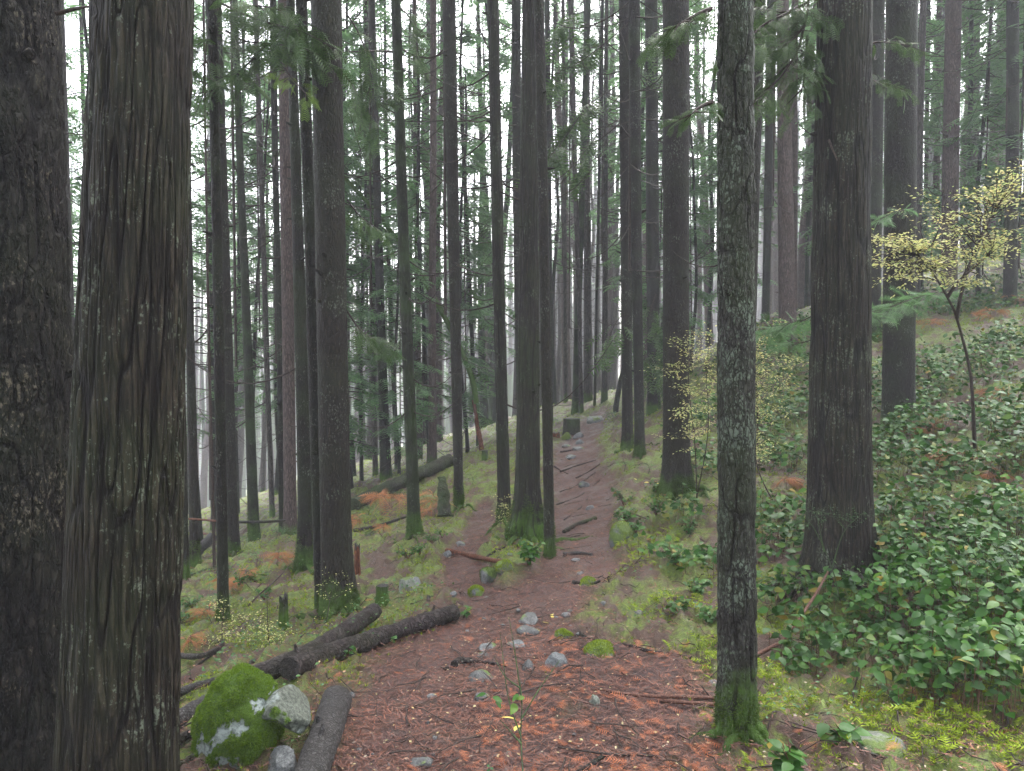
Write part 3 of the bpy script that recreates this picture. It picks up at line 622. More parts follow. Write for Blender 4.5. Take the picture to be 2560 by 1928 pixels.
while cnt < 190 and tries < 20000:
    tries += 1
    y = math.sqrt(rg.uniform(17.5 ** 2, 70 ** 2)) if rg.random() < .72 else rg.uniform(17.5, 36); x = rg.uniform(-.86, .86) * y
    u = 1280 + x / y * F
    if min((x - a) ** 2 + (y - b) ** 2 for a, b in occupied) < (1.15 + y * .012) ** 2: continue
    if 1462 < u < 1540 and y < 24: continue
    occupied.append((x, y)); cnt += 1
    zone = 'left' if u < 900 else 'right' if u > 1700 else 'mid'
    lab, grp = {'left': ('grey conifer fading into the fog beyond the left slope', 'foggy trees beyond the left slope'),
                'mid': ('pale grey conifer trunk fading into the fog beyond the trail crest', 'foggy trees beyond the trail crest'),
                'right': ('foggy conifer standing up the slope at the right', 'foggy trees up the right slope')}[zone]
    copytree(x, y, rg.randrange(6), rg.randrange(4), rg.uniform(.85, 1.2), (rg.gauss(0, .02), rg.gauss(0, .03)), rg.uniform(0, 6.28), lab, grp)
for k, (u, d) in enumerate(EXTRA):
    copytree((u - 1280) / F * d, d, (0, 1, 4)[k % 3], k % 4, rg.uniform(.9, 1.15), (rg.gauss(0, .01), rg.gauss(0, .012)), rg.uniform(0, 6.28), *(('pale grey conifer trunk fading into the fog beyond the trail crest', 'foggy trees beyond the trail crest') if 900 < u < 1700 else ('grey conifer fading into the fog beyond the left slope', 'foggy trees beyond the left slope') if u <= 900 else ('foggy conifer standing up the slope at the right', 'foggy trees up the right slope')))
# young feathery trees measured in the photo: pixel column, distance, size variant, scale
YOUNG = [(215,13,1,.9),(150,16,2,.9),(500,12.5,1,.8),(520,15,3,1),(585,17,2,.9),(640,19,3,1),(690,20,2,1.1),(560,21,3,1.2),(905,14.5,1,.75),(950,15.2,1,.9),(990,17,2,.95),(870,18,3,1),(1030,22,2,1),(1165,15,0,.8),(1195,16,1,.9),(1250,17.5,1,1),
 (1120,21,3,1.1),(1310,19,1,1),(1385,21,2,1),(1640,15.5,0,.9),(1600,18,1,1),(1560,22,2,1),(1400,26,3,1.2),(1700,17,1,1),(1770,19,2,1),(1900,20,2,1),(2010,18,1,1),(2030,22,3,1.1),(2420,17,2,1),(2460,19,2,1.1),(2550,17,1,1),(2240,22,3,1.1),(780,24,3,1.2),(450,24,3,1.3),(1220,28,3,1.3),(1850,27,3,1.2),(2350,26,3,1.3),(1990,29,3,1.4),(2450,14,0,.8),(2540,13.5,0,1.0),(2300,15.5,0,.9),(2180,16.5,1,.8),(2500,21,1,1),(2400,22,2,1),(2090,16,0,.9),(1820,16,0,.8),(1880,17,1,.8),(1730,15,0,.7),(2260,19,1,.9),(2560,17,1,.9),(1660,21,2,1),(340,16,2,1),(620,15,1,.8),(700,17,1,.9),(1060,15,0,.9),(820,16,1,1),(870,13.5,0,.9),(1000,13,0,.6)]
for n_, (u, d, k, s) in enumerate(YOUNG):
    if d >= 19 and n_ % 3: continue
    x = (u - 1280) / F * d; y = d
    grp, lab = (('feathery young conifers on the left slope', 'feathery green young conifer among the trunks left of the trail') if u < 1290 else ('feathery young conifers right of the trail', 'feathery green young conifer among the trunks right of the trail'))
    copytree(x, y, k, k, s, (rg.gauss(0, .02), rg.gauss(0, .02)), rg.uniform(0, 6.28), lab, grp, True)

# crooked snapped tree leaning across the left middle
def px_curve(rows, k=24):     # rows (u,v,d)
    return curve([P(*r) for r in rows], k)
def rod(name, rows, w0, w1, mat, label, cat, group=None, n=10, rough=.003, k=24, caps=True, parts=()):
    """log, pole or stick: pixels with distances, widths in pixels"""
    pts = px_curve(rows, k); d0, d1 = rows[0][2], rows[-1][2]; r = np.linspace(w0 / 2 * d0 / F, w1 / 2 * d1 / F, k)
    org = pts[0].copy(); mb = MB(); add_tube(mb, pts - org, r, n, rough, int(w0 * 7) % 97, caps)
    return tag(mb.build(name, mat, loc=org), label, cat, group)
rod('leaning_tree', [(540,100,14),(610,183,14),(695,272,14),(875,460,14),(948,541,14),(1005,618,14),(1070,719,14),(1115,800,14),(1164,902,14),(1184,963,14),(1190,1010,14)], 8, 15, M_HEM2, 'crooked dead tree leaning left across the fog, snapped near its foot', 'tree', n=12, rough=.006, k=60)
rod('snapped_stump', [(1184,1000,14),(1194,1068,14),(1204,1120,13.9),(1212,1190,13.8)], 9, 15, M_REDWOOD, 'split red wood foot of the crooked snapped tree', 'stump', n=9, rough=.02)
rod('leaning_stub', [(1538,1048,15.5),(1541,1010,15.6),(1550,960,15.7),(1562,915,15.8),(1580,860,16)], 15, 11, M_HEM2, 'dark leaning stub beside the left half of the joined trunk pair', 'dead tree', rough=.01)

# ================================================================== BOUGHS on the near trees
def bough(ti, rows, n, size, *a, **k):
    if rows[0][2] > 10 and not a: a = (M_CEDARLEAF, FRONDC)
    bough_(ti, rows, n, size, *a, **k)
def bough_(ti, rows, n, size, leafm=M_CEDARLEAF, tmpl=CEDAR, r=.010, hang=.6, seed=0, wid=1.0):
    n = int(n * 1.35); t, prof = TOPS[ti]; loc = np.array(t.location); pts = px_curve(rows, 16) - loc; g = np.random.default_rng(seed + ti * 31 + int(rows[0][0]))
    wood = MB(); add_tube(wood, pts, np.linspace(r, r * .3, 16), 5, caps=False); leaf = MB()
    tt = g.uniform(.12, 1.0, n) ; tt[-2:] = 1.0; q = np.stack([np.interp(tt, np.linspace(0, 1, 16), pts[:, c]) for c in range(3)], -1)
    T = np.gradient(pts, axis=0); T = np.stack([np.interp(tt, np.linspace(0, 1, 16), T[:, c]) for c in range(3)], -1); T /= np.linalg.norm(T, axis=1)[:, None]
    S = np.cross(T, [0, 0, 1.0]); S /= np.linalg.norm(S, axis=1)[:, None] + 1e-9
    size = size * (.6 if ti == 44 and tmpl is CEDAR else .8)
    # secondary limbs
    sl = g.uniform(.3, 1.0, n) * size * 2.0 * wid; sd = g.choice([-1, 1], n); D = T * g.uniform(.2, .9, n)[:, None] + S * (sd * g.uniform(.3, 1, n))[:, None] + np.array([0, 0, -1]) * (hang * g.uniform(.0, .6, n))[:, None]
    D /= np.linalg.norm(D, axis=1)[:, None]; e = q + D * sl[:, None]
    for i in range(n): add_tube(wood, [q[i], e[i]], [r * .3, r * .15], 3, caps=False)
    for rep in range(3):
        qq = q + (e - q) * (rep + 1) / 3; D2 = D + g.normal(0, .45, (n, 3)); D2[:, 2] -= hang * g.uniform(.1, 1.1, n); N = np.c_[g.normal(0, .5, n), g.normal(0, .5, n), np.ones(n)] + S * .0
        inst(leaf, tmpl[0], tmpl[1], frames(D2, N, size * g.uniform(.6, 1.15, n)), qq)
    o = wood.build('branch', M_TWIG, t); leaf.build('foliage', leafm, o, smooth=False)
C_, Hm = CEDAR, FRONDD
BOUGHS = [
 (6, [(566,77,5.4),(610,102,5.3),(680,110,5.2),(753,116,5.1)], 20, .20), (6, [(556,10,5.4),(620,40,5.3),(690,62,5.2),(755,78,5.1)], 22, .22),
 (6, [(665,112,5.2),(620,160,5.2),(570,208,5.2)], 14, .15), (6, [(545,20,5.4),(520,90,5.3),(512,170,5.2),(506,240,5.2)], 20, .17), (6, [(600,20,5.3),(650,15,5.2),(720,30,5.1)], 16, .2),
 (17, [(864,30,7.2),(900,90,7.2),(925,170,7.3),(935,260,7.4),(925,330,7.4)], 26, .22), (17, [(864,190,7.2),(890,230,7.2),(905,300,7.2)], 12, .2), (20, [(1000,20,7.8),(1030,55,7.8),(1047,140,7.8)], 14, .2),
 (17, [(868,500,7.2),(900,540,7.3),(930,560,7.3)], 10, .2), (17, [(868,780,7.2),(905,830,7.3),(940,850,7.4)], 12, .22),
 (35, [(1545,213,11.2),(1470,265,11),(1420,335,10.8),(1375,392,10.6)], 34, .32), (35, [(1545,110,11.2),(1450,130,11),(1385,200,10.8)], 26, .32), (35, [(1460,0,11),(1430,40,11),(1395,75,11)], 14, .3), (35, [(1545,300,11.2),(1490,340,11.2),(1450,420,11.2)], 14, .3),
 (37, [(1640,70,13),(1625,110,13),(1602,175,12.8)], 24, .34), (37, [(1640,735,13),(1622,800,12.8),(1612,900,12.6)], 30, .34), (37, [(1650,840,13),(1632,900,12.8),(1625,960,12.7)], 18, .32), (35, [(1562,780,11.2),(1535,815,11),(1515,870,11)], 14, .3),
 (39, [(1778,22,3.0),(1745,35,2.95),(1695,62,2.9)], 12, .10), (39, [(1780,255,3.0),(1750,268,2.95),(1730,285,2.9)], 6, .08),
 (44, [(2022,-10,5.0),(2012,60,4.9),(1965,110,4.8),(1890,125,4.7)], 30, .22), (44, [(2022,5,5.0),(1960,30,4.9),(1880,18,4.8)], 26, .22), (44, [(2012,60,5),(1992,130,4.9),(1945,200,4.8),(1880,262,4.7)], 32, .2),
 (44, [(2018,90,5),(2014,170,4.95),(2000,245,4.9)], 18, .18), (44, [(1975,30,4.8),(1905,65,4.7),(1862,115,4.6)], 24, .2), (44, [(2152,125,5.1),(2190,106,5.1),(2268,112,5.0)], 14, .13), (44, [(2154,180,5.1),(2185,202,5.1),(2235,214,5.0)], 14, .13),
]
for k, b in enumerate(BOUGHS): bough(*b, seed=k)
bough(6, [(700,150,5.1),(725,190,5.0),(765,235,4.95)], 6, .13, M_YELLOWTIP, seed=90)
bough(46, [(2290,520,7.6),(2245,528,7.5),(2195,552,7.4)], 16, .15, M_HEMLEAF, Hm, .006, .15, 91); bough(46, [(2375,722,7.4),(2290,745,7.0),(2170,792,6.7)], 40, .20, M_HEMLEAF, Hm, .006, .15, 92)
bough(44, [(2030,790,5.4),(1985,812,5.6),(1915,838,5.9)], 30, .15, M_HEMLEAF, Hm, .005, .15, 93); bough(44, [(2030,850,5.4),(1990,862,5.6)], 10, .12, M_HEMLEAF, Hm, .005, .15, 94)
# long bare limbs that read clearly in the photo
def limbpart(ti, rows, r, mat=M_TWIG, k=12):
    t, _ = TOPS[ti]; pts = px_curve(rows, k) - np.array(t.location); m = MB(); add_tube(m, pts, np.linspace(r, r * .3, k), 6, caps=False); m.build('dead_limb', mat, t)
limbpart(20, [(986,130,8),(930,128,7.6),(868,130,7.2)], .016); limbpart(20, [(990,285,8),(940,255,8),(892,208,8)], .009); limbpart(20, [(996,468,8),(950,440,8),(905,385,8),(870,260,8)], .009); limbpart(20, [(996,362,8),(958,352,8),(925,320,8)], .008)
limbpart(0, [(140,35,2.6),(200,20,2.6),(260,12,2.7)], .008); limbpart(4, [(168,160,12),(130,120,12)], .02)
limbpart(24, [(1220,120,8.2),(1190,50,8.2),(1178,0,8.2)], .010); limbpart(24, [(1218,76,8.2),(1160,74,8.2)], .008); limbpart(24, [(1216,462,8.2),(1180,450,8.2),(1155,415,8.2)], .008)
for v_ in (76, 108, 268, 312, 390, 418, 448, 532, 585, 612, 640, 690, 720): limbpart(25, [(1290, v_, 12.6), (1268, v_ + 2, 12.4), (1246 + (v_ * 7) % 12, v_ - 12 + (v_ % 9), 12.2)], .011)
limbpart(44, [(2160,380,5.1),(2158,380,5.1)], .004)

# surface roots spreading from the feet of the nearer trees
def roots(ti, n, L, mat, seed=0):
    t, prof = TOPS[ti]; o = np.array(t.location); rb = float(np.interp(.1, prof[0], prof[1])); g = np.random.default_rng(ti + seed)
    for k in range(n):
        a = math.pi + math.pi * (k + .5 + g.uniform(-.3, .3)) / n if k < n else g.uniform(0, 6.28); l = L * g.uniform(.6, 1.15); tt = np.linspace(0, 1, 14); bend = g.uniform(-.5, .5)
        x = (rb * .5 + l * tt) * np.cos(a + bend * tt); y = (rb * .5 + l * tt) * np.sin(a + bend * tt); r = rb * g.uniform(.22, .34) * (1 - tt) ** .8 + .006
        z = hfull(o[0] + x, o[1] + y) - o[2]; z = z + r * (.35 - .9 * tt) + .16 * rb / .12 * np.exp(-tt * 9) * .8; m = MB(); add_tube(m, np.c_[x, y, z], r, 10, .006, k + ti); m.build('root', mat, t)
for ti, n, L in ((26, 6, .55), (17, 5, .45), (38, 6, .6), (44, 6, .6), (20, 5, .45), (15, 4, .4), (7, 4, .3), (39, 4, .22), (35, 3, .4), (23, 3, .35), (24, 3, .3), (42, 4, .6)): roots(ti, n, L, TREES[ti][6])
# ================================================================== LOGS, STICKS, STUMPS, ROOTS
def log(rows, w0, w1, mat, label, cat='log', name='fallen_log', n=26, rough=.012, k=50, stubs=0, moss=None, group=None, air=False):
    if not air:
        ws = np.linspace(w0, w1, len(rows)); rows = [(u, v, (gmarch(hfull, u, v + .42 * w_) or d) + (.25 if cat == 'root' else -.3) * w_ / 2 * d / F) for (u, v, d), w_ in zip(rows, ws)]
    pts = px_curve(rows, k); d0, d1 = rows[0][2], rows[-1][2]; r = np.linspace(w0 / 2 * d0 / F, w1 / 2 * d1 / F, k)
    org = pts[0].copy(); mb = MB(); add_tube(mb, pts - org, r, n, rough, int(w0 * 7) % 97, True); rg = random.Random(int(w0 * 13))
    for _ in range(stubs):
        i = rg.randint(3, k - 4); a = rg.uniform(0, 6.28); dv = np.array([math.cos(a) * .3, math.sin(a) * .5, rg.uniform(.3, 1)]); dv /= np.linalg.norm(dv); c = pts[i] - org
        add_tube(mb, [c + dv * r[i] * .8, c + dv * (r[i] + rg.uniform(.02, .05))], [r[i] * .25, r[i] * .12], 6)
    return tag(mb.build(name, mat, loc=org), label, cat, group)
log([(722,1672,4.25),(850,1625,4.55),(1000,1575,4.95),(1139,1530,5.35)], 56, 40, M_LOG, 'long dark fallen log along the left edge of the trail with a broken left end', stubs=3, n=36, k=110)
log([(640,1690,4.2),(760,1640,4.5),(840,1592,4.8),(938,1528,5.15)], 50, 38, M_LOG, 'shorter dark fallen log lying just behind the long one, against the broad rough trunk', stubs=2, n=36, k=80)
log([(700,1672,4.1),(735,1652,4.2)], 18, 16, M_REDWOOD, 'broken pale branch stub poking out beneath the end of the long fallen log', 'branch', 'broken_branch', 10, .003, 8)
log([(842,1748,3.35),(820,1820,3.0),(790,1900,2.75),(760,1990,2.5)], 74, 92, M_GREYLOG, 'thick grey fallen log in the foreground pointing at the viewer beside the boulder', n=48, k=90, rough=.006, stubs=2)
log([(1072,1492,5.4),(1062,1518,5.3),(1150,1520,5.3)][:2], 10, 18, M_GREYLOG, 'pointed grey wood splinter standing up at the far end of the long fallen log', 'splinter', 'wood_splinter', 8, .004, 8, air=True)
log([(425,1745,3.9),(480,1718,4.0),(560,1693,4.2),(640,1650,4.5)], 20, 12, M_GREYLOG, 'thin bare pole lying on the moss just behind the mossy boulder', 'pole', 'fallen_pole', 12, .004)
log([(400,1815,3.3),(450,1795,3.4),(520,1752,3.55)], 46, 40, M_GREYLOG, 'pale grey log running into the left side of the mossy boulder, upper of two', n=30)
log([(400,1880,3.05),(450,1848,3.15),(515,1812,3.3)], 27, 24, M_LOG, 'dark log running into the left side of the mossy boulder, lower of two', n=24)
log([(380,1945,2.8),(440,1915,2.9),(500,1885,3.0)], 16, 12, M_LOGM, 'mossy stick at the bottom left between the brown cedar and the boulder', 'stick', 'fallen_stick', 10)
log([(883,1262,9.8),(930,1238,10.2),(993,1210,10.8),(1060,1180,11.4),(1125,1150,12)], 34, 30, M_LOGM, 'big mossy fallen log lying across the bank in the left middle distance', n=24, k=60, rough=.03)
log([(470,1405,8.6),(500,1372,8.8),(532,1342,9)], 27, 24, M_GREYLOG, 'grey log slanting up behind the slim straight trunk at the left', n=16, air=True)
log([(420,1425,8.2),(460,1397,8.4)], 28, 28, M_LOG, 'dark butt of a log at the right edge of the thick brown cedar', n=16)
log([(452,1446,7.4),(500,1430,7.5),(548,1416,7.6)], 7, 6, M_LOGM, 'mossy stick lying in front of the flared trunk at the left', 'stick', 'fallen_stick', 8)
log([(567,1414,8.3),(630,1396,8.6),(705,1378,9.0)], 9, 7, M_LOGM, 'long thin mossy stick on the moss left of the two dark joined trunks', 'stick', 'fallen_stick', 8, air=True)
log([(470,1297,7.7),(510,1300,7.6),(545,1303,7.4)], 5, 5, M_REDWOOD, 'reddish broken pole wedged level between left trunks', 'pole', 'wedged_pole', 8, .001, air=True)
log([(598,1305,8.4),(650,1305,8.6),(712,1302,9.8)], 7, 6, M_GREYLOG, 'grey level pole caught between the reddish based trunk and the pinkish trunk', 'pole', 'wedged_pole', 8, .001, air=True)
log([(505,1334,8.4),(548,1340,8.4)], 8, 7, M_REDWOOD, 'short reddish pole lying behind the slim straight trunk', 'pole', 'fallen_pole', 8)
log([(618,1517,5.6),(650,1485,5.8),(690,1450,6.1),(722,1416,6.4)], 5, 3, M_TWIG, 'dark dead branch lying diagonally on the left moss slope', 'branch', 'fallen_branch', 6, .0, air=True)
log([(440,1640,4.8),(500,1640,4.8),(545,1622,4.9),(562,1598,5.0)], 15, 10, M_LOG, 'crooked dark branch on the ground at the left below the slim straight trunk', 'branch', 'fallen_branch', 10, .006)
log([(470,1688,4.3),(505,1655,4.5),(540,1632,4.7)], 7, 5, M_LOG, 'thin dark branch crossing under the crooked one at the left', 'branch', 'fallen_branch', 8, .003)
log([(884,1327,7.8),(940,1316,8),(1020,1291,8.3)], 10, 6, M_LOG, 'thin dark fallen pole on the moss left of the leaning green black trunk', 'pole', 'fallen_pole', 8, .002)
log([(1117,1377,7.0),(1180,1390,6.9),(1256,1406,6.7)], 14, 11, M_REDWOOD, 'reddish brown short log lying across the left fork of the trail', 'log', 'fallen_log', 14, .003)
log([(1213,1396,6.7),(1235,1380,6.8),(1262,1368,6.9)], 8, 5, M_LOG, 'short dark stick touching the reddish log by the centre trunk', 'stick', 'fallen_stick', 7, .002)
log([(1490,1722,3.75),(1590,1738,3.65),(1700,1742,3.6),(1800,1746,3.55)], 7, 11, M_TWIGR, 'straight light brown stick ending at the lichen crusted trunk, upper of two', 'stick', 'fallen_stick', 10, .002)
log([(1660,1752,3.55),(1730,1758,3.5),(1800,1762,3.48)], 8, 11, M_TWIGR, 'straight reddish stick ending at the lichen crusted trunk, lower of two', 'stick', 'fallen_stick', 10, .002)
log([(1290,1735,3.62),(1380,1712,3.7),(1500,1716,3.7),(1620,1738,3.6)], 4, 4, M_TWIG, 'thin arched dark twig over the orange litter', 'twig', 'fallen_twig', 6, 0, air=True)
log([(1395,1868,2.98),(1520,1885,2.95),(1640,1892,2.9),(1740,1925,2.8)], 5, 8, M_TWIG, 'long dark twig along the bottom edge left of the lichen crusted trunk', 'twig', 'fallen_twig', 8, .001)
log([(1440,1935,2.85),(1475,1912,2.88),(1512,1888,2.92)], 14, 10, M_LOG, 'short dark stick at the bottom edge of the picture', 'stick', 'fallen_stick', 9, .003)
log([(1888,1640,4.0),(1925,1620,4.05),(1962,1595,4.1),(2030,1500,4.4),(2070,1430,4.6)], 12, 5, M_TWIGR, 'bent branch reaching from the lichen crusted trunk up to the large cedar', 'branch', 'fallen_branch', 10, .002, air=True)
log([(2320,1548,4.2),(2400,1580,4.0),(2465,1600,3.9)], 6, 4, M_TWIGR, 'reddish branch lying on the glossy shrubs at the right', 'branch', 'fallen_branch', 7, .001)
log([(1442,1567,4.75),(1452,1585,4.65),(1478,1598,4.6),(1500,1602,4.6)], 9, 6, M_LOG, 'curved black root on the litter right of the trail', 'root', 'tree_root', 9, .002)
log([(1448,1625,4.4),(1480,1610,4.5),(1560,1612,4.4),(1625,1628,4.3),(1730,1645,4.2)], 7, 10, M_LOG, 'long dark root running right to the lichen crusted trunk', 'root', 'tree_root', 9, .004)
log([(1110,1674,4.0),(1150,1657,4.05),(1195,1654,4.05),(1265,1664,4.0)], 9, 7, M_LOG, 'black gnarled root crossing the middle of the trail', 'root', 'tree_root', 10, .006)
log([(1136,1660,4.04),(1150,1650,4.05),(1180,1650,4.05)], 22, 12, M_LOG, 'knobbly head of the black root in the trail', 'root', 'tree_root', 12, .008, 14)
log([(1408,1386,6.15),(1450,1383,6.15),(1480,1388,6.1)], 11, 8, M_GREYLOG, 'grey root step across the trail beside the slim speckled trunk', 'root', 'tree_root', 10, .006)
log([(1410,1330,7),(1440,1312,7.2),(1490,1295,7.4)], 12, 9, M_LOGM, 'mossy root slanting over the trail above the root step', 'root', 'tree_root', 10, .008)
log([(1432,1455,5.5),(1470,1462,5.45),(1500,1452,5.4)], 10, 8, M_LOG, 'dark root edge on the trail above the pale rocks', 'root', 'tree_root', 9, .005)
for k, (a, b_, c) in enumerate([((1390,1262),(1450,1240),(1500,1200)),((1400,1230),(1440,1215),(1490,1180)),((1410,1300),(1450,1270),(1470,1245)),((1400,1180),(1440,1165),(1490,1150)),((1385,1165),(1400,1175),(1420,1185)),((1440,1195),(1470,1180),(1500,1160)),((1385,1350),(1420,1345),(1450,1338)),((1400,1130),(1430,1125),(1450,1120))]):
    rows = []
    for (u, v) in (a, b_, c):
        d = gmarch(hfull, u, v); rows.append((u, v, d))
    log(rows, 4.5, 2.5, M_LOG, 'thin exposed roots crossing the rising trail behind the slim speckled trunk', 'root', 'tree_root', 7, .006, 20, group='exposed roots on the rising trail')

def stump(u, v, wpx, hpx, mat, label, d=None, flare=.4, ragged=0, lean=(0, 0)):
    if d is None: d = gmarch(hfull, u, v)
    b = P(u, v, d); b[2] = gz(b[0], b[1]); r = wpx / 2 * d / F; h = hpx * d / F; n = 28
    z = np.r_[np.linspace(-.15, h, 14)]; th = np.linspace(0, 2 * np.pi, n, endpoint=False); rr = r * (1 + flare * np.exp(-np.clip(z, 0, 9) / (h * .35)))[:, None] * (1 + .07 * np.cos(th * 5 + u)[None])
    top = h * (1 + ragged * np.abs(vnoise(np.c_[th * 3, th * 0 + u], 3)))[None]; ZZ = np.repeat(z[:, None], n, 1); ZZ = np.where(ZZ > 0, ZZ / h * top, ZZ)
    rr = rr + .012 * fbm(np.stack([rr * np.cos(th) * 20, rr * np.sin(th) * 20, ZZ * 6], -1).reshape(-1, 3), 3, 3).reshape(rr.shape)
    v_ = np.stack([rr * np.cos(th) + lean[0] * ZZ, rr * np.sin(th) + lean[1] * ZZ, ZZ], -1).reshape(-1, 3); i = np.arange(13)[:, None] * n; j = np.arange(n)[None]; jn = (j + 1) % n
    t = empty('tree_stump', b, label, 'stump'); MB().add(v_, np.stack([i + j, i + jn, i + n + jn, i + n + j], -1).reshape(-1, 4)).build('stump_wall', mat, t)
    ring = v_[-n:]; c = ring.mean(0) - [0, 0, .01]; mid = c + (ring - c) * .5; j = np.arange(n); m = MB(); m.add(np.vstack([ring, mid, [c]]), np.stack([j, (j + 1) % n, n + (j + 1) % n, n + j], -1)); m.t.append(np.stack([n + j, n + (j + 1) % n, np.full(n, 2 * n)], -1)); m.build('cut_top', M_GREYLOG, t)
stump(957, 1518, 30, 52, M_CEDM, 'small sawn stump with root fingers beside the lichen covered round rock', d=5.5, flare=.5)
stump(1430, 1072, 40, 36, M_LOGM, 'wide mossy sawn stump at the crest of the trail', d=14.5, flare=.15)
stump(1212, 1152, 16, 28, M_HEM2, 'small dark sawn stump behind the red split wood', flare=.1)
stump(710, 1560, 22, 62, M_HEM, 'short dead snag stump in the moss left of the broad rough trunk', flare=.2, ragged=.3)
stump(894, 1432, 14, 56, M_REDWOOD, 'narrow red rotten snag just right of the broad rough trunk', flare=.15, ragged=.5)
stump(1110, 1270, 20, 20, M_LOGM, 'small mossy stump hump beside the knotty grey trunk', flare=.6)
stump(1390, 1085, 18, 12, M_REDWOOD, 'broken reddish stump end lying left of the crest rocks', d=14, flare=.2, ragged=.4)
log([(1112,1290,8.9),(1108,1230,9.0),(1105,1195,9.1)], 34, 22, M_LOGM, 'moss covered rotten snag leaning on the knotty grey trunk', 'snag', 'mossy_snag', 18, .04, 24, air=True)

# ================================================================== ROCKS
def rock_mesh(sx, sy, sz, seed, sub=4, ang=.35, cuts=9):
    bm = bmesh.new(); bmesh.ops.create_icosphere(bm, subdivisions=sub, radius=1); v = np.array([x.co[:] for x in bm.verts]); f = np.array([[q.index for q in x.verts] for x in bm.faces]); bm.free()
    g = np.random.default_rng(seed)
    for _ in range(cuts):           # cut flat facets
        n = g.normal(size=3); n /= np.linalg.norm(n); lim = g.uniform(.62, .9); dd = v @ n; v = v - np.outer(np.clip(dd - lim, 0, None) * (1 - .12), n)
    v = v * (1 + ang * .35 * fbm(v * 1.6 + seed, seed, 3) + .05 * fbm(v * 6 + seed, seed + 1, 3))[:, None]
    return v * np.array([sx, sy, sz]), f
def rock(u, v, wpx, hpx, mat, label, group=None, name='rock', sub=4, sink=.5, d=None, cat='rock', depth=1.0):
    if d is None: d = gmarch(hfull, u, v) or 20
    w_ = wpx * .43 * d / F; h_ = hpx * d / F; b = P(u, v, d); b[2] = gz(b[0], b[1])
    vv, f = rock_mesh(w_, w_ * depth, h_ * .7, int(u * 3 + v), sub); o = MB().add(vv, f).build(name, mat, loc=b + np.array([0, 0, h_ * (.5 - sink)]))
    o.rotation_euler = (0, 0, (u * 1.7) % 6.28)
    if mat is M_ROCKM: moss_on(o, 2600, .010, lambda q, N: sstep(.0, .3, N[:, 2] * .4 + 1.1 * fbm(q * 9 + u, 3, 3)), M_MOSSD if int(u) % 2 else M_MOSS)
    return tag(o, label, cat, group)
ROCKS = [
 (1325,1550,72,26,M_ROCK,'grey flat rock in the trail just left of the two yellow leaves'),(1320,1578,66,20,M_ROCK,'low grey rock in the trail below the yellow leaf'),
 (1220,1618,54,16,M_ROCKL,'pale low rock in the trail left of the dark rock with orange needles'),(1292,1612,60,16,M_ROCKD,'dark flat rock partly covered with orange dead cedar spray'),(1210,1640,40,12,M_ROCK,'small flat rock just below the pale low rock'),
 (1202,1695,78,28,M_ROCK,'rounded grey rock in the trail below the black gnarled root'),(1322,1672,46,36,M_ROCK,'greenish grey rock behind the thin bare sprig'),(1390,1658,66,44,M_ROCKD,'dark angular rock with a twig lying on it'),
 (1205,1750,48,24,M_ROCK,'greenish rock beside the round green leaves on the sprig'),(1053,1912,74,34,M_ROCK,'flat grey rock at the bottom edge of the trail'),(1080,1745,28,10,M_ROCKL,'small white stone in the middle of the lower trail'),
 (1410,1590,56,26,M_ROCKM,'dark rock at the right margin of the trail by the curved black root'),(1502,1630,94,36,M_ROCKM,'wide moss covered rock on the orange litter right of the trail'),(1468,1462,54,26,M_ROCKM,'small mossy rock at the right side of the upper trail'),
 (1018,1476,54,46,M_ROCKP,'round pale rock covered in yellowish lichen beside the small sawn stump'),(1040,1452,46,26,M_ROCKL,'light grey rock leaning behind the round lichen rock'),(1150,1362,34,14,M_ROCKL,'pale flat stone on the left fork of the trail'),
 (1118,1392,28,22,M_ROCKL,'pale stone under the upper end of the reddish short log'),(1132,1488,28,16,M_ROCKL,'small pale stone near the far end of the long fallen log'),(1596,1535,36,18,M_ROCKL,'small pale rock on the moss right of the trail'),(1508,1505,22,14,M_ROCKL,'white tipped small rock right of the trail fork'),
 (1416,1540,30,14,M_ROCKL,'pale stone at the right margin next to the yellow leaves'),(1486,1762,34,36,M_ROCKP,'upright pale rock chip among the orange litter in front of the stick'),(1784,1712,34,18,M_ROCKL,'grey stone half hidden at the left of the lichen crusted trunk'),
 (2205,1868,150,44,M_ROCKP,'large flat pale rock among leaves at the bottom right'),(2430,1502,34,18,M_ROCKP,'pale round stone among the glossy shrubs at the right'),
 (1487,1055,62,30,M_ROCKL,'large pale rock at the crest of the trail'),(1418,1098,40,24,M_ROCKM,'yellow mossy rock below the crest stump'),(1445,1094,36,20,M_ROCKL,'white faced rock below the large crest rock'),(1415,1118,26,10,M_ROCKL,'flat light rock step low on the crest'),
 (1445,1124,40,11,M_ROCKL,'wide flat rock step in the rising trail'),(1428,1146,34,10,M_ROCKL,'flat bluish rock step in the rising trail'),(1452,1108,34,16,M_ROCKD,'dark slanting rock between the pale crest rocks'),(1475,1272,28,16,M_ROCKL,'round stone among the exposed roots'),
 (1462,1215,36,22,M_ROCK,'grey broken rock among roots in the middle of the rising trail'),(878,1738,26,12,M_ROCKD,'small dark stone beside the end of the grey foreground log'),(1450,1432,26,10,M_ROCKL,'flat grey stone in the middle of the trail below the root step'),(1440,1402,30,10,M_ROCKD,'dark flat stone right below the root step'),
]
for r_ in ROCKS: rock(*r_)
rock(1558,1350,84,70,M_ROCKM,'mossy boulder with white lichen face on the right bank of the trail',name='mossy_boulder',d=6.6)
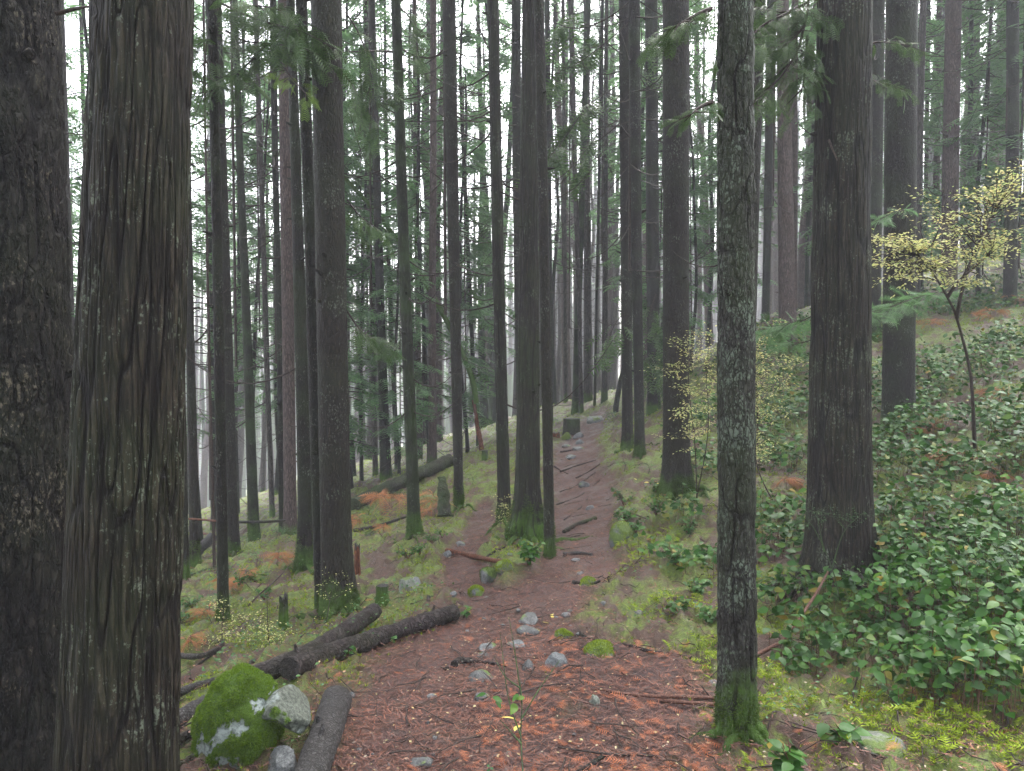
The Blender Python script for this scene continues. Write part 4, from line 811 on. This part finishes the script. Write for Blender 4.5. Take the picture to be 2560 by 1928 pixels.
rock(1262,1420,54,30,M_ROCKM,'moss hummock rock at the fork of the trail, upper part',name='mossy_rock',sub=4,sink=.2); rock(1225,1450,70,36,M_ROCKM,'moss hummock rock at the fork of the trail, lower part',name='mossy_rock',sink=.25); rock(1190,1485,50,30,M_ROCKM,'small moss hummock at the left end of the trail fork',name='mossy_rock')
rock(708,1893,110,74,M_ROCKG,'smooth grey rock wedged between the mossy boulder and the thick foreground log',d=2.95,sub=5,sink=.25)
rock(925,1340,40,26,M_ROCKM,'dark mossy rock on the left moss bank beside the fallen pole')
pr = random.Random(5)
for _ in range(34):
    v = pr.uniform(1380, 1915); u = pr.uniform(880 if v > 1650 else 1150, 1450); rock(u, v, pr.uniform(8, 20), pr.uniform(4, 8), pr.choice([M_ROCK, M_ROCKL, M_ROCKD]), 'small stone bedded in the reddish litter of the trail', 'small stones bedded in the trail', 'small_stone', 2)

# the big mossy boulder
def boulder():
    d = 3.1; c = P(596, 1822, d); c0 = c.copy(); W = 108 * d / F; Hh = 148 * d / F
    v1, f1 = rock_mesh(1, 1, 1, 77, 6, .22, 0); v1 = v1 / np.abs(v1).max(0); v1 = v1 * np.array([W * .90, W * 1.0, Hh * .97]); v1[:, 0] += .02 * (v1[:, 2] / Hh)
    low = v1[:, 2] < 0; v1[low, 0] *= (1 - .12 * (-v1[low, 2] / Hh))
    c2 = P(712, 1765, d + .02) - c; v2, f2 = rock_mesh(66 * d / F, 80 * d / F, 50 * d / F, 31, 5, .3); v2[:, 2] -= .5 * np.clip(v2[:, 0], 0, None); v2 = v2 + c2
    allv = np.vstack([v1, v2]); pp = allv * 9
    n = fbm(pp, 12, 4)
    # lichen and bare patches where the photo has them (centres on the stone)
    pat = np.full(len(allv), -1.0)
    for (u, v, r) in [(600,1785,30),(625,1772,26),(635,1762,14),(550,1830,34),(575,1865,38),(600,1850,26),(545,1800,12),(590,1885,22),(690,1726,16),(668,1738,12),(520,1880,22)]:
        q = P(u, v, d) - c; rr = r * d / F; dd = np.hypot(allv[:, 0] - q[0], allv[:, 2] - q[2]); pat = np.maximum(pat, np.where(allv[:, 1] < .08, 1 - dd / rr, -1))
    bare2 = np.zeros(len(allv)); bare2[len(v1):] = sstep(-.08, .10, v2[:, 0] - c2[0] + .30 * n[len(v1):] + .09)
    lich = sstep(-.05, .35, pat + fbm(allv * 24, 12, 5, .75) * 3.0 - .05)
    moss = (1 - lich) * (1 - bare2)
    allv = allv + (allv / (np.linalg.norm(allv, axis=1)[:, None] + 1e-9)) * (moss * (.012 + .022 * fbm(allv * 22, 7, 4)))[:, None]
    t = NT('boulder_stone'); p = t.node('ShaderNodeTexCoord').outputs['Object']; am = t.node('ShaderNodeAttribute', attribute_name='moss').outputs['Fac']; alq = t.node('ShaderNodeAttribute', attribute_name='lichen').outputs['Fac']
    st = t.mix(t.rng(t.noise(p, 60, 5, .7), .4, .6), (.040, .046, .035), (.115, .125, .10)); li = t.mix(t.rng(t.noise(p, 45, 5, .75), .38, .55), (.075, .09, .078), (.22, .25, .23)); col = t.mix(alq, st, li)
    mo = t.mix(t.noise(p, 70, 4), (.02, .045, .006), (.08, .14, .015)); am2 = t.rng(t.math('ADD', am, t.math('MULTIPLY', t.math('SUBTRACT', t.noise(p, 60, 3), .5), .6)), .35, .6)
    col = t.mix(am2, col, mo); t.bump(t.math('ADD', t.noise(p, 60, 5, .7), t.math('MULTIPLY', am2, t.noise(p, 160, 3))), .9, .01); m = t.fin(col, .75, .3)
    root = empty('mossy_boulder', c, 'big rounded boulder covered with bright green moss and white lichen patches, bottom left', 'boulder')
    b = MB(); b.add(allv, np.vstack([f1, f2 + len(v1)])); b.build('stone', m, root, attrs={'moss': moss, 'lichen': lich})
    # moss cushions: little blades standing on the stone
    g = np.random.default_rng(4); fv = np.vstack([f1, f2 + len(v1)]); tri = allv[fv]; A = np.linalg.norm(np.cross(tri[:, 1] - tri[:, 0], tri[:, 2] - tri[:, 0]), axis=1) * moss[fv].mean(1) * (tri[:, :, 1].mean(1) < .25) ; idx = g.choice(len(fv), 90000, p=A / A.sum())
    w_ = g.dirichlet([1, 1, 1], len(idx)); q = np.einsum('nk,nkc->nc', w_, tri[idx]); N = np.cross(tri[idx, 1] - tri[idx, 0], tri[idx, 2] - tri[idx, 0]); N /= np.linalg.norm(N, axis=1)[:, None] + 1e-12
    keep = np.einsum('nk,nk->n', w_, moss[fv[idx]]) > .5; q = q[keep]; N = N[keep]
    D = N + g.normal(0, .55, N.shape) + [0, 0, -.1]; inst_m = MB(); tv = np.array([(-.14, 0, 0), (.14, 0, 0), (0, 1, .1)]); inst(inst_m, tv, np.array([(0, 1, 2)]), frames(D, g.normal(size=N.shape), g.uniform(.006, .012, len(q)) * (1 + .9 * np.clip(fbm(q * 22, 7, 3), -.6, 1))), q); inst_m.build('moss', M_MOSSB, root, smooth=False)
boulder()

# ================================================================== SHRUBS
def shrub(name, label, cat, stems, blobs_, nleaf, size, leafm, twigm=M_TWIG, r=.008, per=26, tmpl=SLEAF, seed=0, flat=.35, group=None):
    """stems: pixel curves; blobs: (u,v,ru,rv,d) clouds that twigs reach into, leaves alternate along the twigs"""
    g = np.random.default_rng(seed); S = [px_curve(s, 14) for s in stems]; org = S[0][0].copy(); gg = gz(org[0], org[1]); wood = MB(); leaf = MB()
    for s in S: add_tube(wood, s - org, np.linspace(r, r * .35, 14), 6, caps=False)
    allp = np.vstack([s[4:] for s in S]); tot = sum(b[2] * b[3] for b in blobs_)
    LQ, LD = [], []
    for b in blobs_:
        nt = max(2, int(round(nleaf / per * b[2] * b[3] / tot)))
        for _ in range(nt):
            e = P(b[0] + g.normal() * b[2] * .68, b[1] + g.normal() * b[3] * .6, b[4] + g.normal() * b[2] * .5 * b[4] / F)
            s0 = allp[np.argmin(((allp - e) ** 2).sum(1) * g.uniform(.6, 1.6, len(allp)))]; L = np.linalg.norm(e - s0); mid = (s0 + e) / 2 + g.normal(0, .07, 3) * L + [0, 0, .06 * L]; c = curve([s0, mid, e], 9)
            add_tube(wood, c - org, np.linspace(r * .35, r * .10, 9), 3, caps=False)
            # side twiglets with leaves at the outer end
            for k in range(per):
                tq = g.uniform(max(0, 1 - .28 / max(L, .05)) * .7 + .1, 1); i = tq * 8; i0 = min(int(i), 7); q = c[i0] + (c[i0 + 1] - c[i0]) * (i - i0); T = c[i0 + 1] - c[i0]; T /= np.linalg.norm(T) + 1e-9
                a = g.uniform(0, 6.28); sd = np.array([math.cos(a), math.sin(a), g.normal() * .25]); q2 = q + (sd * .8 + T * .6) * g.uniform(.0, 3.2) * size; LQ.append(q2 - org); LD.append(sd + T * .5 + [0, 0, -.15])
    LQ, LD = np.array(LQ), np.array(LD); n = len(LQ)
    inst(leaf, tmpl[0], tmpl[1], frames(LD, np.c_[g.normal(0, flat, n), g.normal(0, flat, n), np.ones(n)], size * g.uniform(.6, 1.2, n)), LQ)
    t = empty(name, org, label, cat, group); wood.build('stems', twigm, t); leaf.build('leaves', leafm, t, smooth=tmpl is not SLEAF); return t
shrub('autumn_shrub', 'tall shrub with layered pale yellow leaves and a crooked dark stem at the right', 'shrub', [[(2437,1121,6.3),(2433,1032,6.1),(2425,926,6.0),(2392,796,5.8),(2368,743,5.7),(2330,680,5.6),(2290,640,5.5)],[(2392,796,5.8),(2402,740,5.7),(2425,660,5.7),(2450,600,5.7),(2490,520,5.8)],[(2368,743,5.7),(2400,700,5.6),(2470,640,5.6)]],
 [(2215,598,85,11,5.4),(2300,618,120,14,5.5),(2420,588,130,12,5.6),(2260,655,110,12,5.4),(2300,700,110,10,5.5),(2440,535,110,11,5.7),(2500,485,80,14,5.7),(2530,420,60,16,5.8),(2400,480,90,9,5.8),(2400,650,120,13,5.6),(2370,705,80,10,5.5),(2500,625,80,12,5.7),(2180,585,50,8,5.3)], 3900, .031, M_YELLOW, r=.016, seed=1)
shrub('autumn_shrub', 'yellow green huckleberry bush growing between the broad grey brown trunk and the lichen crusted trunk', 'shrub', [[(1742,1245,7.4),(1738,1120,7.3),(1725,1000,7.2),(1720,900,7.1)],[(1742,1245,7.4),(1770,1080,7.2),(1765,920,7.2)]],
 [(1700,850,46,14,7.2),(1690,925,44,14,7.1),(1690,1045,50,18,7.0),(1750,890,46,50,7.3),(1755,1000,40,60,7.3),(1705,980,40,12,7.1),(1740,1080,50,30,7.2),(1760,840,30,20,7.3)], 1700, .030, M_YELLOW, r=.007, seed=2)
shrub('autumn_shrub', 'yellow leaved bush with dark stems standing between the lichen crusted trunk and the large cedar', 'shrub', [[(1895,1125,7.6),(1893,1000,7.5),(1885,900,7.4),(1878,830,7.4)],[(1960,1300,6.8),(1905,1200,6.9),(1885,1130,7)]],
 [(1890,870,50,44,7.4),(1930,950,60,30,7.4),(1905,1000,50,44,7.3),(1890,1100,50,22,7),(1985,905,40,22,7.6),(1890,1130,40,20,6.9),(1920,1040,60,20,7.3)], 2000, .030, M_YELLOW, r=.009, seed=3)
shrub('low_shrub', 'small pale leaved shrub on the left moss slope with a thin upright stem', 'shrub', [[(676,1640,4.75),(670,1570,4.7),(667,1470,4.65)],[(560,1640,4.9),(555,1580,4.9),(560,1520,4.9)]], [(620,1555,70,34,4.8),(560,1590,50,34,4.9),(690,1580,50,30,4.7),(570,1510,50,20,5.0),(640,1610,60,20,4.7),(520,1640,40,20,4.9)], 750, .016, M_YELLOW, r=.004, per=12, seed=4)
shrub('low_shrub', 'sparse twiggy shrub with pale leaves in front of the broad rough trunk', 'shrub', [[(815,1560,5.2),(825,1500,5.2),(838,1440,5.2)],[(825,1500,5.2),(800,1450,5.2),(792,1440,5.2)],[(832,1500,5.2),(880,1470,5.15),(900,1465,5.1)]], [(835,1450,40,30,5.2),(810,1490,30,30,5.2),(870,1480,30,16,5.2),(760,1600,44,14,4.7)], 120, .016, M_YELLOW, r=.003, per=7, seed=5)
shrub('low_shrub', 'small yellow green bush at the foot of the smooth brown trunk', 'shrub', [[(1252,1320,7.6),(1254,1290,7.6),(1258,1250,7.6)]], [(1255,1262,22,24,7.6),(1265,1290,18,20,7.6)], 240, .018, M_YELLOW, r=.004, per=12, seed=6)
shrub('low_shrub', 'green twiggy nearly leafless bush in front of the foot of the large cedar', 'shrub', [[(2100,1500,4.5),(2080,1420,4.5),(2040,1330,4.5),(2010,1290,4.5)],[(2080,1420,4.5),(2110,1330,4.5),(2160,1280,4.5)],[(2060,1380,4.5),(2040,1280,4.5)]], [(2060,1285,70,26,4.5),(2130,1290,50,20,4.5),(2010,1310,40,18,4.5)], 260, .011, M_SMALL, bark('green_twig', (.05, .08, .03), (.07, .11, .04), (.03, .04, .02), bump=.1), r=.004, per=5, seed=7)
shrub('low_shrub', 'green twiggy bush spreading over the glossy leaves at the right edge', 'shrub', [[(2540,1560,4.0),(2500,1460,4.0),(2440,1400,4.0)],[(2560,1500,4.0),(2530,1420,4.0),(2480,1360,4.0)]], [(2470,1400,60,26,4.0),(2540,1370,40,30,4.0),(2420,1420,40,16,4.0)], 200, .014, M_SMALL, bpy.data.materials['green_twig'], r=.004, per=6, seed=8)
shrub('low_shrub', 'pale green small leaved sprig in the middle of the glossy shrubs at the right', 'shrub', [[(2200,1680,3.9),(2210,1620,3.9),(2230,1580,3.9)]], [(2210,1600,50,20,3.9),(2170,1625,40,14,3.9),(2250,1620,30,16,3.9)], 260, .012, M_YELLOWTIP, r=.003, per=12, seed=9)
for k, (u, v) in enumerate([(1940,1010),(1980,1060),(1930,1120),(1990,1160),(1970,960),(2020,1230),(1900,1250),(1800,1010),(2230,1130),(2330,900),(2420,860),(2500,840),(2200,920),(2350,1000),(1760,1180),(1180,1215),(1560,1180),(1620,1190),(840,1370),(920,1290),(1380,1060),(1530,1055),(1690,1150),(1060,1270),(690,1350),(590,1360),(640,1420)]):
    d = gmarch(hfull, u, v) or 15; h = 46 * 7 / d
    shrub('low_shrub', 'low sparse green bush on the mossy ground beside the rising trail' if u > 1100 else 'low sparse green bush on the moss slope left of the trail', 'shrub', [[(u, v, d), (u + 3, v - h * .5, d), (u - 4, v - h, d)]], [(u, v - h * .7, 34 * 7 / d, 14 * 7 / d, d)], 150, .022 if d < 12 else .032, M_SMALL if k % 2 else M_HEMLEAF, r=.004, per=10, seed=20 + k, group='low bushes right of the trail' if u > 1100 else 'low bushes left of the trail')
# foreground sprig
def sprig(name, label, cat, stems, leaves, leafm, size, r=.003, tmpl=LEAF, seed=0, twigm=M_TWIG, group=None):
    g = np.random.default_rng(seed); S = [px_curve(s, 12) for s in stems]; org = S[0][0].copy(); wood = MB(); leaf = MB()
    for s in S: add_tube(wood, s - org, np.linspace(r, r * .3, 12), 5, caps=False)
    q = np.array([P(*l[:3]) for l in leaves]) - org; n = len(q); D = np.c_[g.normal(size=n), -abs(g.normal(size=n)) * .7, g.normal(0, .2, n) - .05]; N = np.c_[g.normal(0, .3, n), g.normal(0, .3, n) - .5, np.ones(n)]
    inst(leaf, tmpl[0], tmpl[1], frames(D, N, np.array([(l[3] if len(l) > 3 else size) for l in leaves]) * g.uniform(.8, 1.15, n)), q)
    t = empty(name, org, label, cat, group); wood.build('stems', twigm, t); leaf.build('leaves', leafm, t); return t
sprig('bare_sprig', 'thin bare upright sprig with two rounded green leaves in the middle foreground', 'plant', [[(1308,1950,2.75),(1302,1840,2.85),(1305,1760,2.9),(1300,1700,2.95)],[(1302,1840,2.85),(1270,1740,2.9),(1250,1580,3.0)],[(1305,1760,2.9),(1290,1650,2.95),(1272,1540,3.0)],[(1302,1800,2.85),(1350,1720,2.9),(1400,1650,3.0)],[(1300,1720,2.9),(1262,1690,2.95),(1235,1640,3)],[(1304,1860,2.8),(1250,1800,2.85)]],
 [(1232,1742,2.95,.05),(1215,1735,2.95,.05),(1240,1750,2.95,.04),(1290,1760,2.9,.055),(1312,1744,2.9,.045),(1296,1735,2.9,.04)], M_SALAL, .05, .0035, seed=3, twigm=bpy.data.materials['green_twig'])
# glossy plants standing apart
def salal(u, v, wpx, hpx, label, n=9, size=.06, d=None, seed=0, group=None, leafm=M_SALAL, nst=5):
    if d is None: d = gmarch(hfull, u, v)
    g = np.random.default_rng(seed + int(u)); b = P(u, v, d); b[2] = gz(b[0], b[1]) if group is None or True else b[2]; W = wpx / 2 * d / F; Hh = hpx * d / F; wood = MB(); leaf = MB(); Q, D = [], []
    for _ in range(nst):
        a = g.uniform(0, 6.28); e = np.array([math.cos(a) * W * g.uniform(.4, 1), math.sin(a) * W * g.uniform(.3, .8), Hh * g.uniform(.5, 1.05)]); c = curve([np.zeros(3), e * [.35, .35, .6], e], 8); add_tube(wood, c, np.linspace(.0035, .0015, 8), 4, caps=False)
        for k in range(n):
            t_ = g.uniform(.3, 1); i = t_ * 7; i0 = min(int(i), 6); q = c[i0] + (c[i0 + 1] - c[i0]) * (i - i0); aa = g.uniform(0, 6.28); Q.append(q); D.append([math.cos(aa), math.sin(aa), g.normal(0, .3)])
    Q, D = np.array(Q), np.array(D); inst(leaf, LEAF[0] * [1.25, 1, 1], LEAF[1], frames(D, np.c_[g.normal(0, .35, len(Q)), g.normal(0, .35, len(Q)) - .3, np.ones(len(Q))], size * g.uniform(.7, 1.2, len(Q))), Q)
    t = empty('glossy_plant', b, label, 'plant', group); wood.build('stems', M_TWIGR, t); leaf.build('leaves', leafm, t)
salal(1320,1415,70,62,'dark glossy leaved bush at the foot of the large centre trunk',12,.05,nst=14)
salal(1850,1925,110,110,'large glossy leaved plant at the bottom edge below the lichen crusted trunk',6,.075,d=2.45,nst=5); salal(1980,1900,120,90,'glossy leaved plant at the bottom right of the lichen crusted trunk',6,.07,d=2.7,nst=6); salal(2110,1830,130,70,'glossy plant with a yellow green stem left of the flat pale rock',6,.07,d=2.95,nst=6); salal(1700,1905,80,50,'broad leaf pair left of the bottom edge glossy plant',4,.075,d=2.6,nst=2)
salal(1240,1890,90,60,'small dark green plant at the bottom centre beside the bare sprig',9,.02,d=2.85,nst=9,leafm=M_SMALL)
for (u, v, lab) in [(978,1606,'small green sprig growing in the middle of the long fallen log'),(1045,1578,'small green sprig growing at the right half of the long fallen log'),(869,1640,'green sprig in front of the left half of the long fallen log'),(1160,1545,'small green sprig beyond the right end of the long fallen log'),(1105,1345,'small leafy plant on the moss left of the trail fork')]: salal(u, v, 54, 30, lab, 6, .035, nst=4)
for k, (u, v) in enumerate([(1560,1310),(1590,1340),(1640,1290),(1720,1330),(1690,1420),(1760,1400),(1740,1480),(1640,1240),(1560,1260),(1700,1530),(1780,1560)]): salal(u, v, 80, 46, 'low glossy leaved plant on the mossy bank right of the trail', 8, .045, seed=k, nst=9, group='glossy plants on the right bank')
for k, (u, v) in enumerate([(1050,1390),(1080,1360),(1020,1400),(600,1470),(640,1460),(660,1500),(480,1520),(450,1560),(560,1440),(1000,1250),(960,1230)]): salal(u, v, 70, 30, 'low leafy plant on the moss slope left of the trail', 9, .03, seed=k, nst=8, group='leafy plants on the left moss slope')

# ferns, dead and brown
def fern(u, v, size, label, n=5, group='dead brown ferns', upright=.6, d=None, mat=M_FERN):
    if d is None: d = gmarch(hfull, u, v) or 15
    g = np.random.default_rng(int(u * 7 + v)); b = P(u, v, d); b[2] = gz(b[0], b[1]); S = size * d / F; m = MB(); st = MB(); rach = t_frond(11, .30, .045, .5)
    for k in range(n):
        a = g.uniform(0, 6.28); o = np.array([math.cos(a) * S * .1, math.sin(a) * S * .1, 0]); h = np.array([0, 0, S * g.uniform(.3, .9) * upright]); D = np.array([[math.cos(a), math.sin(a), g.uniform(-.1, .6)]])
        add_tube(st, [o, o + h, o + h + D[0] * S * .4 + [0, 0, -.05 * S], o + h + D[0] * S * .72 + [0, 0, -.22 * S]], [.004, .003, .002, .001], 4, caps=False);
        for s in (.12, .3, .48, .66, .84):       # side pinnae pairs
            for sg in (-1, 1):
                a2 = a + sg * 1.1; q = o + h + D[0] * S * s * .75 + [0, 0, -.25 * S * s * s]; inst(m, rach[0], rach[1], frames(np.array([[math.cos(a2), math.sin(a2), g.uniform(-.6, .5)]]), np.array([[g.normal() * .9, g.normal() * .4, 1]]), np.array([S * .62 * (1.1 - s) * g.uniform(.7, 1.2)])), q[None])
    t = empty('dead_fern', b, label, 'fern', group); st.build('stems', M_TWIGR, t); m.build('fronds', mat, t, smooth=False)
for (u, v, s, lab) in [(548,1490,90,'upright orange brown dead fern right beside the slim straight trunk'),(520,1555,80,'feathery reddish dead fern in front of the slim straight trunk'),(470,1620,80,'low orange dead fern at the right edge of the brown cedar'),(695,1420,80,'orange dead fern drooping over the mossy stick left of the joined trunks'),(620,1445,44,'small orange dead fern in the leafy patch left of the moss slope'),
  (970,1290,110,'wide light brown dead fern on the bank left of the leaning trunk'),(1095,1285,105,'wide light brown dead fern between the leaning trunk and the knotty trunk'),(905,1325,80,'orange brown dead fern beside the broad rough trunk at mid height'),(960,1340,50,'small pink brown fern under the thin fallen pole'),
  (2330,815,90,'pinkish dead fern on the slope left of the yellow shrub stem'),(2480,800,110,'pale pink dead fern high on the slope behind the yellow shrub'),(2540,760,110,'dead pink fern at the right edge high on the slope'),(2475,1005,70,'dark red dead fern right of the yellow shrub stem'),(2320,1090,90,'low orange pink fern left of the foot of the yellow shrub'),(2400,1180,120,'long orange dead fern lying on the glossy leaves at the right'),(2320,1170,80,'pale orange fern frond left of the long orange one'),(2500,1210,90,'orange dead fern near the right edge on the glossy leaves'),(1960,1215,80,'orange brown fern between the lichen trunk and the large cedar'),(2300,1560,44,'bright orange dead cedar spray caught on the glossy leaves')]: fern(u, v, s * (.8 if v > 860 else .5), lab)
for k, (u, v) in enumerate([(1380,1548),(1372,1562),(1352,1578),(1610,1215),(1640,1218),(1590,1208),(1290,1820),(1300,1835)]):
    d = gmarch(hfull, u, v); b = P(u, v, d); b[2] += .008 if k < 3 else .04; m = MB(); m.add(LEAFS[0] * .055 * (1 if k < 3 else 1.3), LEAFS[1]); o = m.build('fallen_leaf', M_YLEAF, loc=b); o.rotation_euler = (.2, .3, k * 1.3)
    tag(o, 'yellow fallen leaf lying on the trail beside the grey flat rock' if k < 3 else 'yellow leaf on the plants below the broad grey brown trunk' if k < 6 else 'pale yellow leaf on the bare sprig at the bottom', 'leaf', ['fallen yellow leaves on the trail', 'yellow leaves under the broad trunk', 'yellow leaves at the bottom sprig'][0 if k < 3 else 1 if k < 6 else 2])
# bracket fungus on the trunk beside the broad one
bq = P(790, 785, 5.75); m = MB(); vv, f = rock_mesh(.022, .03, .008, 3, 3); m.add(vv, f); tag(m.build('bracket_fungus', leafmat('pale_fungus', [(.45, .33, .22)], trans=0), loc=bq), 'small pale bracket fungus on the trunk left of the broad rough one', 'fungus')
# peeled strip on the large cedar
t40, _ = TOPS[44]; 
m = MB(); add_tube(m, px_curve([(2072,350,4.87),(2082,375,4.84),(2095,405,4.86)], 10) - np.array(t40.location), np.linspace(.008, .004, 10), 6); m.build('peeling_bark_strip', M_PINK, t40)

# ================================================================== GROUND COVER (uncountable)
def dd_(x, y): return np.maximum(capsule_mask(B1, x, y), capsule_mask(B2, x, y))
SAL = blobs([(2560,1400,330),(2330,1330,230),(2200,1560,220),(2420,1620,200),(2400,1150,220),(2300,980,200),(2500,900,260),(2060,1520,150),(1960,1380,120),(1960,1050,150),(1980,930,130),(1760,1420,80),(2150,1000,150),(1830,1180,90),(2450,760,200),(1700,1310,50),(2100,850,150),(2330,1690,190),(2020,1640,110),(2500,1760,140),(1900,1500,80),(2240,1120,200),(2540,1050,200),(1820,1030,150),(1960,1150,130),(1990,1280,100),(1980,850,200),(1720,1180,60),(1650,1400,50)])
def salw(x, y):
    m = np.zeros(x.shape)
    for a, b, r in SAL: m = np.maximum(m, sstep(1.25, .75, np.hypot(x - a, y - b) / r))
    return m
# litter needles
p = scatter(300000, 2.3, 19, .62, 1.0, lambda x, y: np.clip(np.maximum(*masks(x, y)) + .36, 0, 1)); n = len(p); N = gnormal(p); D = np.c_[rs(n), rs(n), rs(n) * .12]; p[:, 2] += .004 + .008 * rnd(n)
tv = np.array([(-.045, 0, 0), (.045, 0, 0), (.05, 1, .05), (-.03, .9, .02)]); m = MB(); inst(m, tv, np.array([(0, 1, 2, 3)]), frames(D, N, rng.uniform(.010, .042, n) * (.8 + p[:, 1] * .07)), p); tag(m.build('needle_litter', M_LITTER, smooth=False), kind='stuff')
# orange dead cedar sprays
p = scatter(5200, 2.3, 9, .62, 1.0, lambda x, y: np.clip(masks(x, y)[1] * .9 + masks(x, y)[0] * .06 + .06 * (x > .4) + .01, 0, 1)); n = len(p); p[:, 2] += .012; D = np.c_[rs(n), rs(n), rs(n) * .08]; m = MB(); inst(m, FROND[0] * [1, 1, .3], FROND[1], frames(D, gnormal(p) + rs(n, 3) * .15, rng.uniform(.03, .085, n)), p); tag(m.build('orange_dead_sprays', M_ORANGE, smooth=False), kind='stuff')
# moss tufts
mossw = lambda x, y: (1 - np.clip(np.maximum(*masks(x, y)) * 1.15, 0, 1)) * sstep(-.12, .14, fbm(np.c_[x, y] * 2.3, 61, 4)) * (1 - .45 * salw(x, y))
p = scatter(130000, 2.2, 26, .74, .95, mossw); n = len(p); N = gnormal(p); m = MB(); b3 = []; f3 = []
for a in range(5):
    a_ = a * 1.2566; c_, s_ = math.cos(a_), math.sin(a_); k = len(b3); b3 += [(-.16 * s_, .16 * c_, 0), (.16 * s_, -.16 * c_, 0), (c_ * .75, s_ * .75, .75)]; f3.append((k, k + 1, k + 2))
sc_ = rng.uniform(.010, .026, n) * (.7 + p[:, 1] * .07); X = frames(np.c_[rs(n), rs(n), rs(n) * .1], N + rs(n, 3) * .3, sc_); inst(m, np.array(b3), np.array(f3), X, p); tag(m.build('moss', M_MOSS, smooth=False), kind='stuff')
# feather moss fronds in the right foreground
p = scatter(16000, 2.3, 6.5, .75, 1, lambda x, y: mossw(x, y) * (x > .3)); n = len(p); p[:, 2] += .012; m = MB(); inst(m, FRONDC[0], FRONDC[1], frames(np.c_[rs(n), rs(n), rnd(n) * .5], gnormal(p) + rs(n, 3) * .3, rng.uniform(.03, .07, n)), p); tag(m.build('feather_moss', M_MOSS, smooth=False), kind='stuff')
# small leaves through the moss
p = scatter(34000, 3, 24, .74, .8, lambda x, y: (1 - np.clip(np.maximum(*masks(x, y)) * 1.2, 0, 1)) * sstep(.0, .25, fbm(np.c_[x, y] * 1.3, 91, 3)) * (1 - salw(x, y))); n = len(p); p[:, 2] += .03 + .10 * rnd(n); m = MB()
inst(m, SLEAF[0], SLEAF[1], frames(np.c_[rs(n), rs(n), rs(n) * .3], rs(n, 3) * .5 + [0, 0, 1], rng.uniform(.016, .034, n) * (.8 + p[:, 1] * .04)), p); tag(m.build('small_leaf_cover', M_SMALL, smooth=False), kind='stuff')
# glossy salal cover on the right
p = scatter(185000, 2.6, 24, .78, .72, lambda x, y: salw(x, y) * (.28 + .72 * sstep(-.2, .15, fbm(np.c_[x, y] * 2.4, 95, 4))) * (1 - np.clip(np.maximum(*masks(x, y)) * 1.2, 0, 1)))
n = len(p); hh = .27 * rnd(n) ** .8 * (.25 + .75 * sstep(-.3, .3, fbm(p[:, :2] * 2.4, 95, 4))); N = np.c_[rng.normal(0, .6, n), rng.normal(0, .6, n) - .3, np.ones(n)]; st = p.copy(); p = p.copy(); p[:, 2] += .05 + hh
m = MB(); inst(m, LEAF[0] * [1.15, 1, 1], LEAF[1], frames(np.c_[rs(n), rs(n), rs(n) * .35], N, rng.uniform(.024, .066, n) * (1 + .05 * st[:, 1])), p); tag(m.build('salal_cover', M_SALAL), kind='stuff')
k = rnd(n) < .22; q = st[k]; e = p[k]; off = rs(k.sum(), 3) * [.05, .05, 0]; m = MB(); wv = np.array([.0022, 0, 0]); V = np.stack([q + off - wv, q + off + wv, e + wv * .5, e - wv * .5], 1).reshape(-1, 3); m.add(V, np.arange(len(V)).reshape(-1, 4)); tag(m.build('salal_stems', M_TWIGR, smooth=False), kind='stuff')
# fallen leaves and chips, pale specks
p = scatter(5200, 2.3, 12, .75, 1); n = len(p); p[:, 2] += .02; m = MB(); inst(m, SLEAF[0], SLEAF[1], frames(np.c_[rs(n), rs(n), rs(n) * .2], gnormal(p) + rs(n, 3) * .4, rng.uniform(.008, .022, n)), p); tag(m.build('leaf_fragments', leafmat('leaf_fragments', [(.10, .05, .03), (.30, .15, .07), (.34, .28, .11), (.24, .20, .16)], trans=0), smooth=False), kind='stuff')
# fine twigs lying about
p = scatter(1000, 2.4, 14, .72, 1); n = len(p); m = MB()
for i in range(n):
    a = random.uniform(0, 6.28); L = random.uniform(.05, .34); q = p[i] + [0, 0, .015]; k = 5; t_ = np.linspace(-.5, .5, k); xx = q[0] + np.cos(a) * L * t_ + .03 * L * np.sin(t_ * 9); yy = q[1] + np.sin(a) * L * t_; zz = hfull(xx, yy) + .012 + .02 * random.random(); add_tube(m, np.c_[xx, yy, zz], np.linspace(.004, .0015, k) * random.uniform(.5, 1.3), 4, caps=False)
tag(m.build('fine_twigs', M_TWIG), kind='stuff')

# ================================================================== HAZE
def haze():
    bm = bmesh.new(); bmesh.ops.create_cube(bm, size=1); me = bpy.data.meshes.new('haze'); bm.to_mesh(me); bm.free()
    o = bpy.data.objects.new('haze', me); COL.objects.link(o)
    x0, x1, y0, y1, z0, z1 = -215, 215, -6, 128, HZ0, HZ1
    o.location = ((x0 + x1) / 2, (y0 + y1) / 2, (z0 + z1) / 2); o.scale = (x1 - x0, y1 - y0, z1 - z0)
    m = bpy.data.materials.new('haze'); m.use_nodes = True; n = m.node_tree.nodes; n.remove(n['Principled BSDF'])
    v = n.new('ShaderNodeVolumePrincipled'); v.inputs['Color'].default_value = (.90, .92, 1.0, 1); v.inputs['Density'].default_value = HAZE; v.inputs['Anisotropy'].default_value = .1
    m.node_tree.links.new(v.outputs[0], n['Material Output'].inputs['Volume']); me.materials.append(m)
    tag(o, kind='stuff')
gnd = bpy.data.objects['ground']; _z = np.empty(len(gnd.data.vertices) * 3, np.float32); gnd.data.vertices.foreach_get('co', _z)
HZ0 = float(_z[2::3].min()) - 1.5; HZ1 = 46.0
haze()
scene.cycles.volume_bounces = 1; scene.cycles.max_bounces = 5; scene.cycles.diffuse_bounces = 3; scene.cycles.transmission_bounces = 2
scene.cycles.use_denoising = True
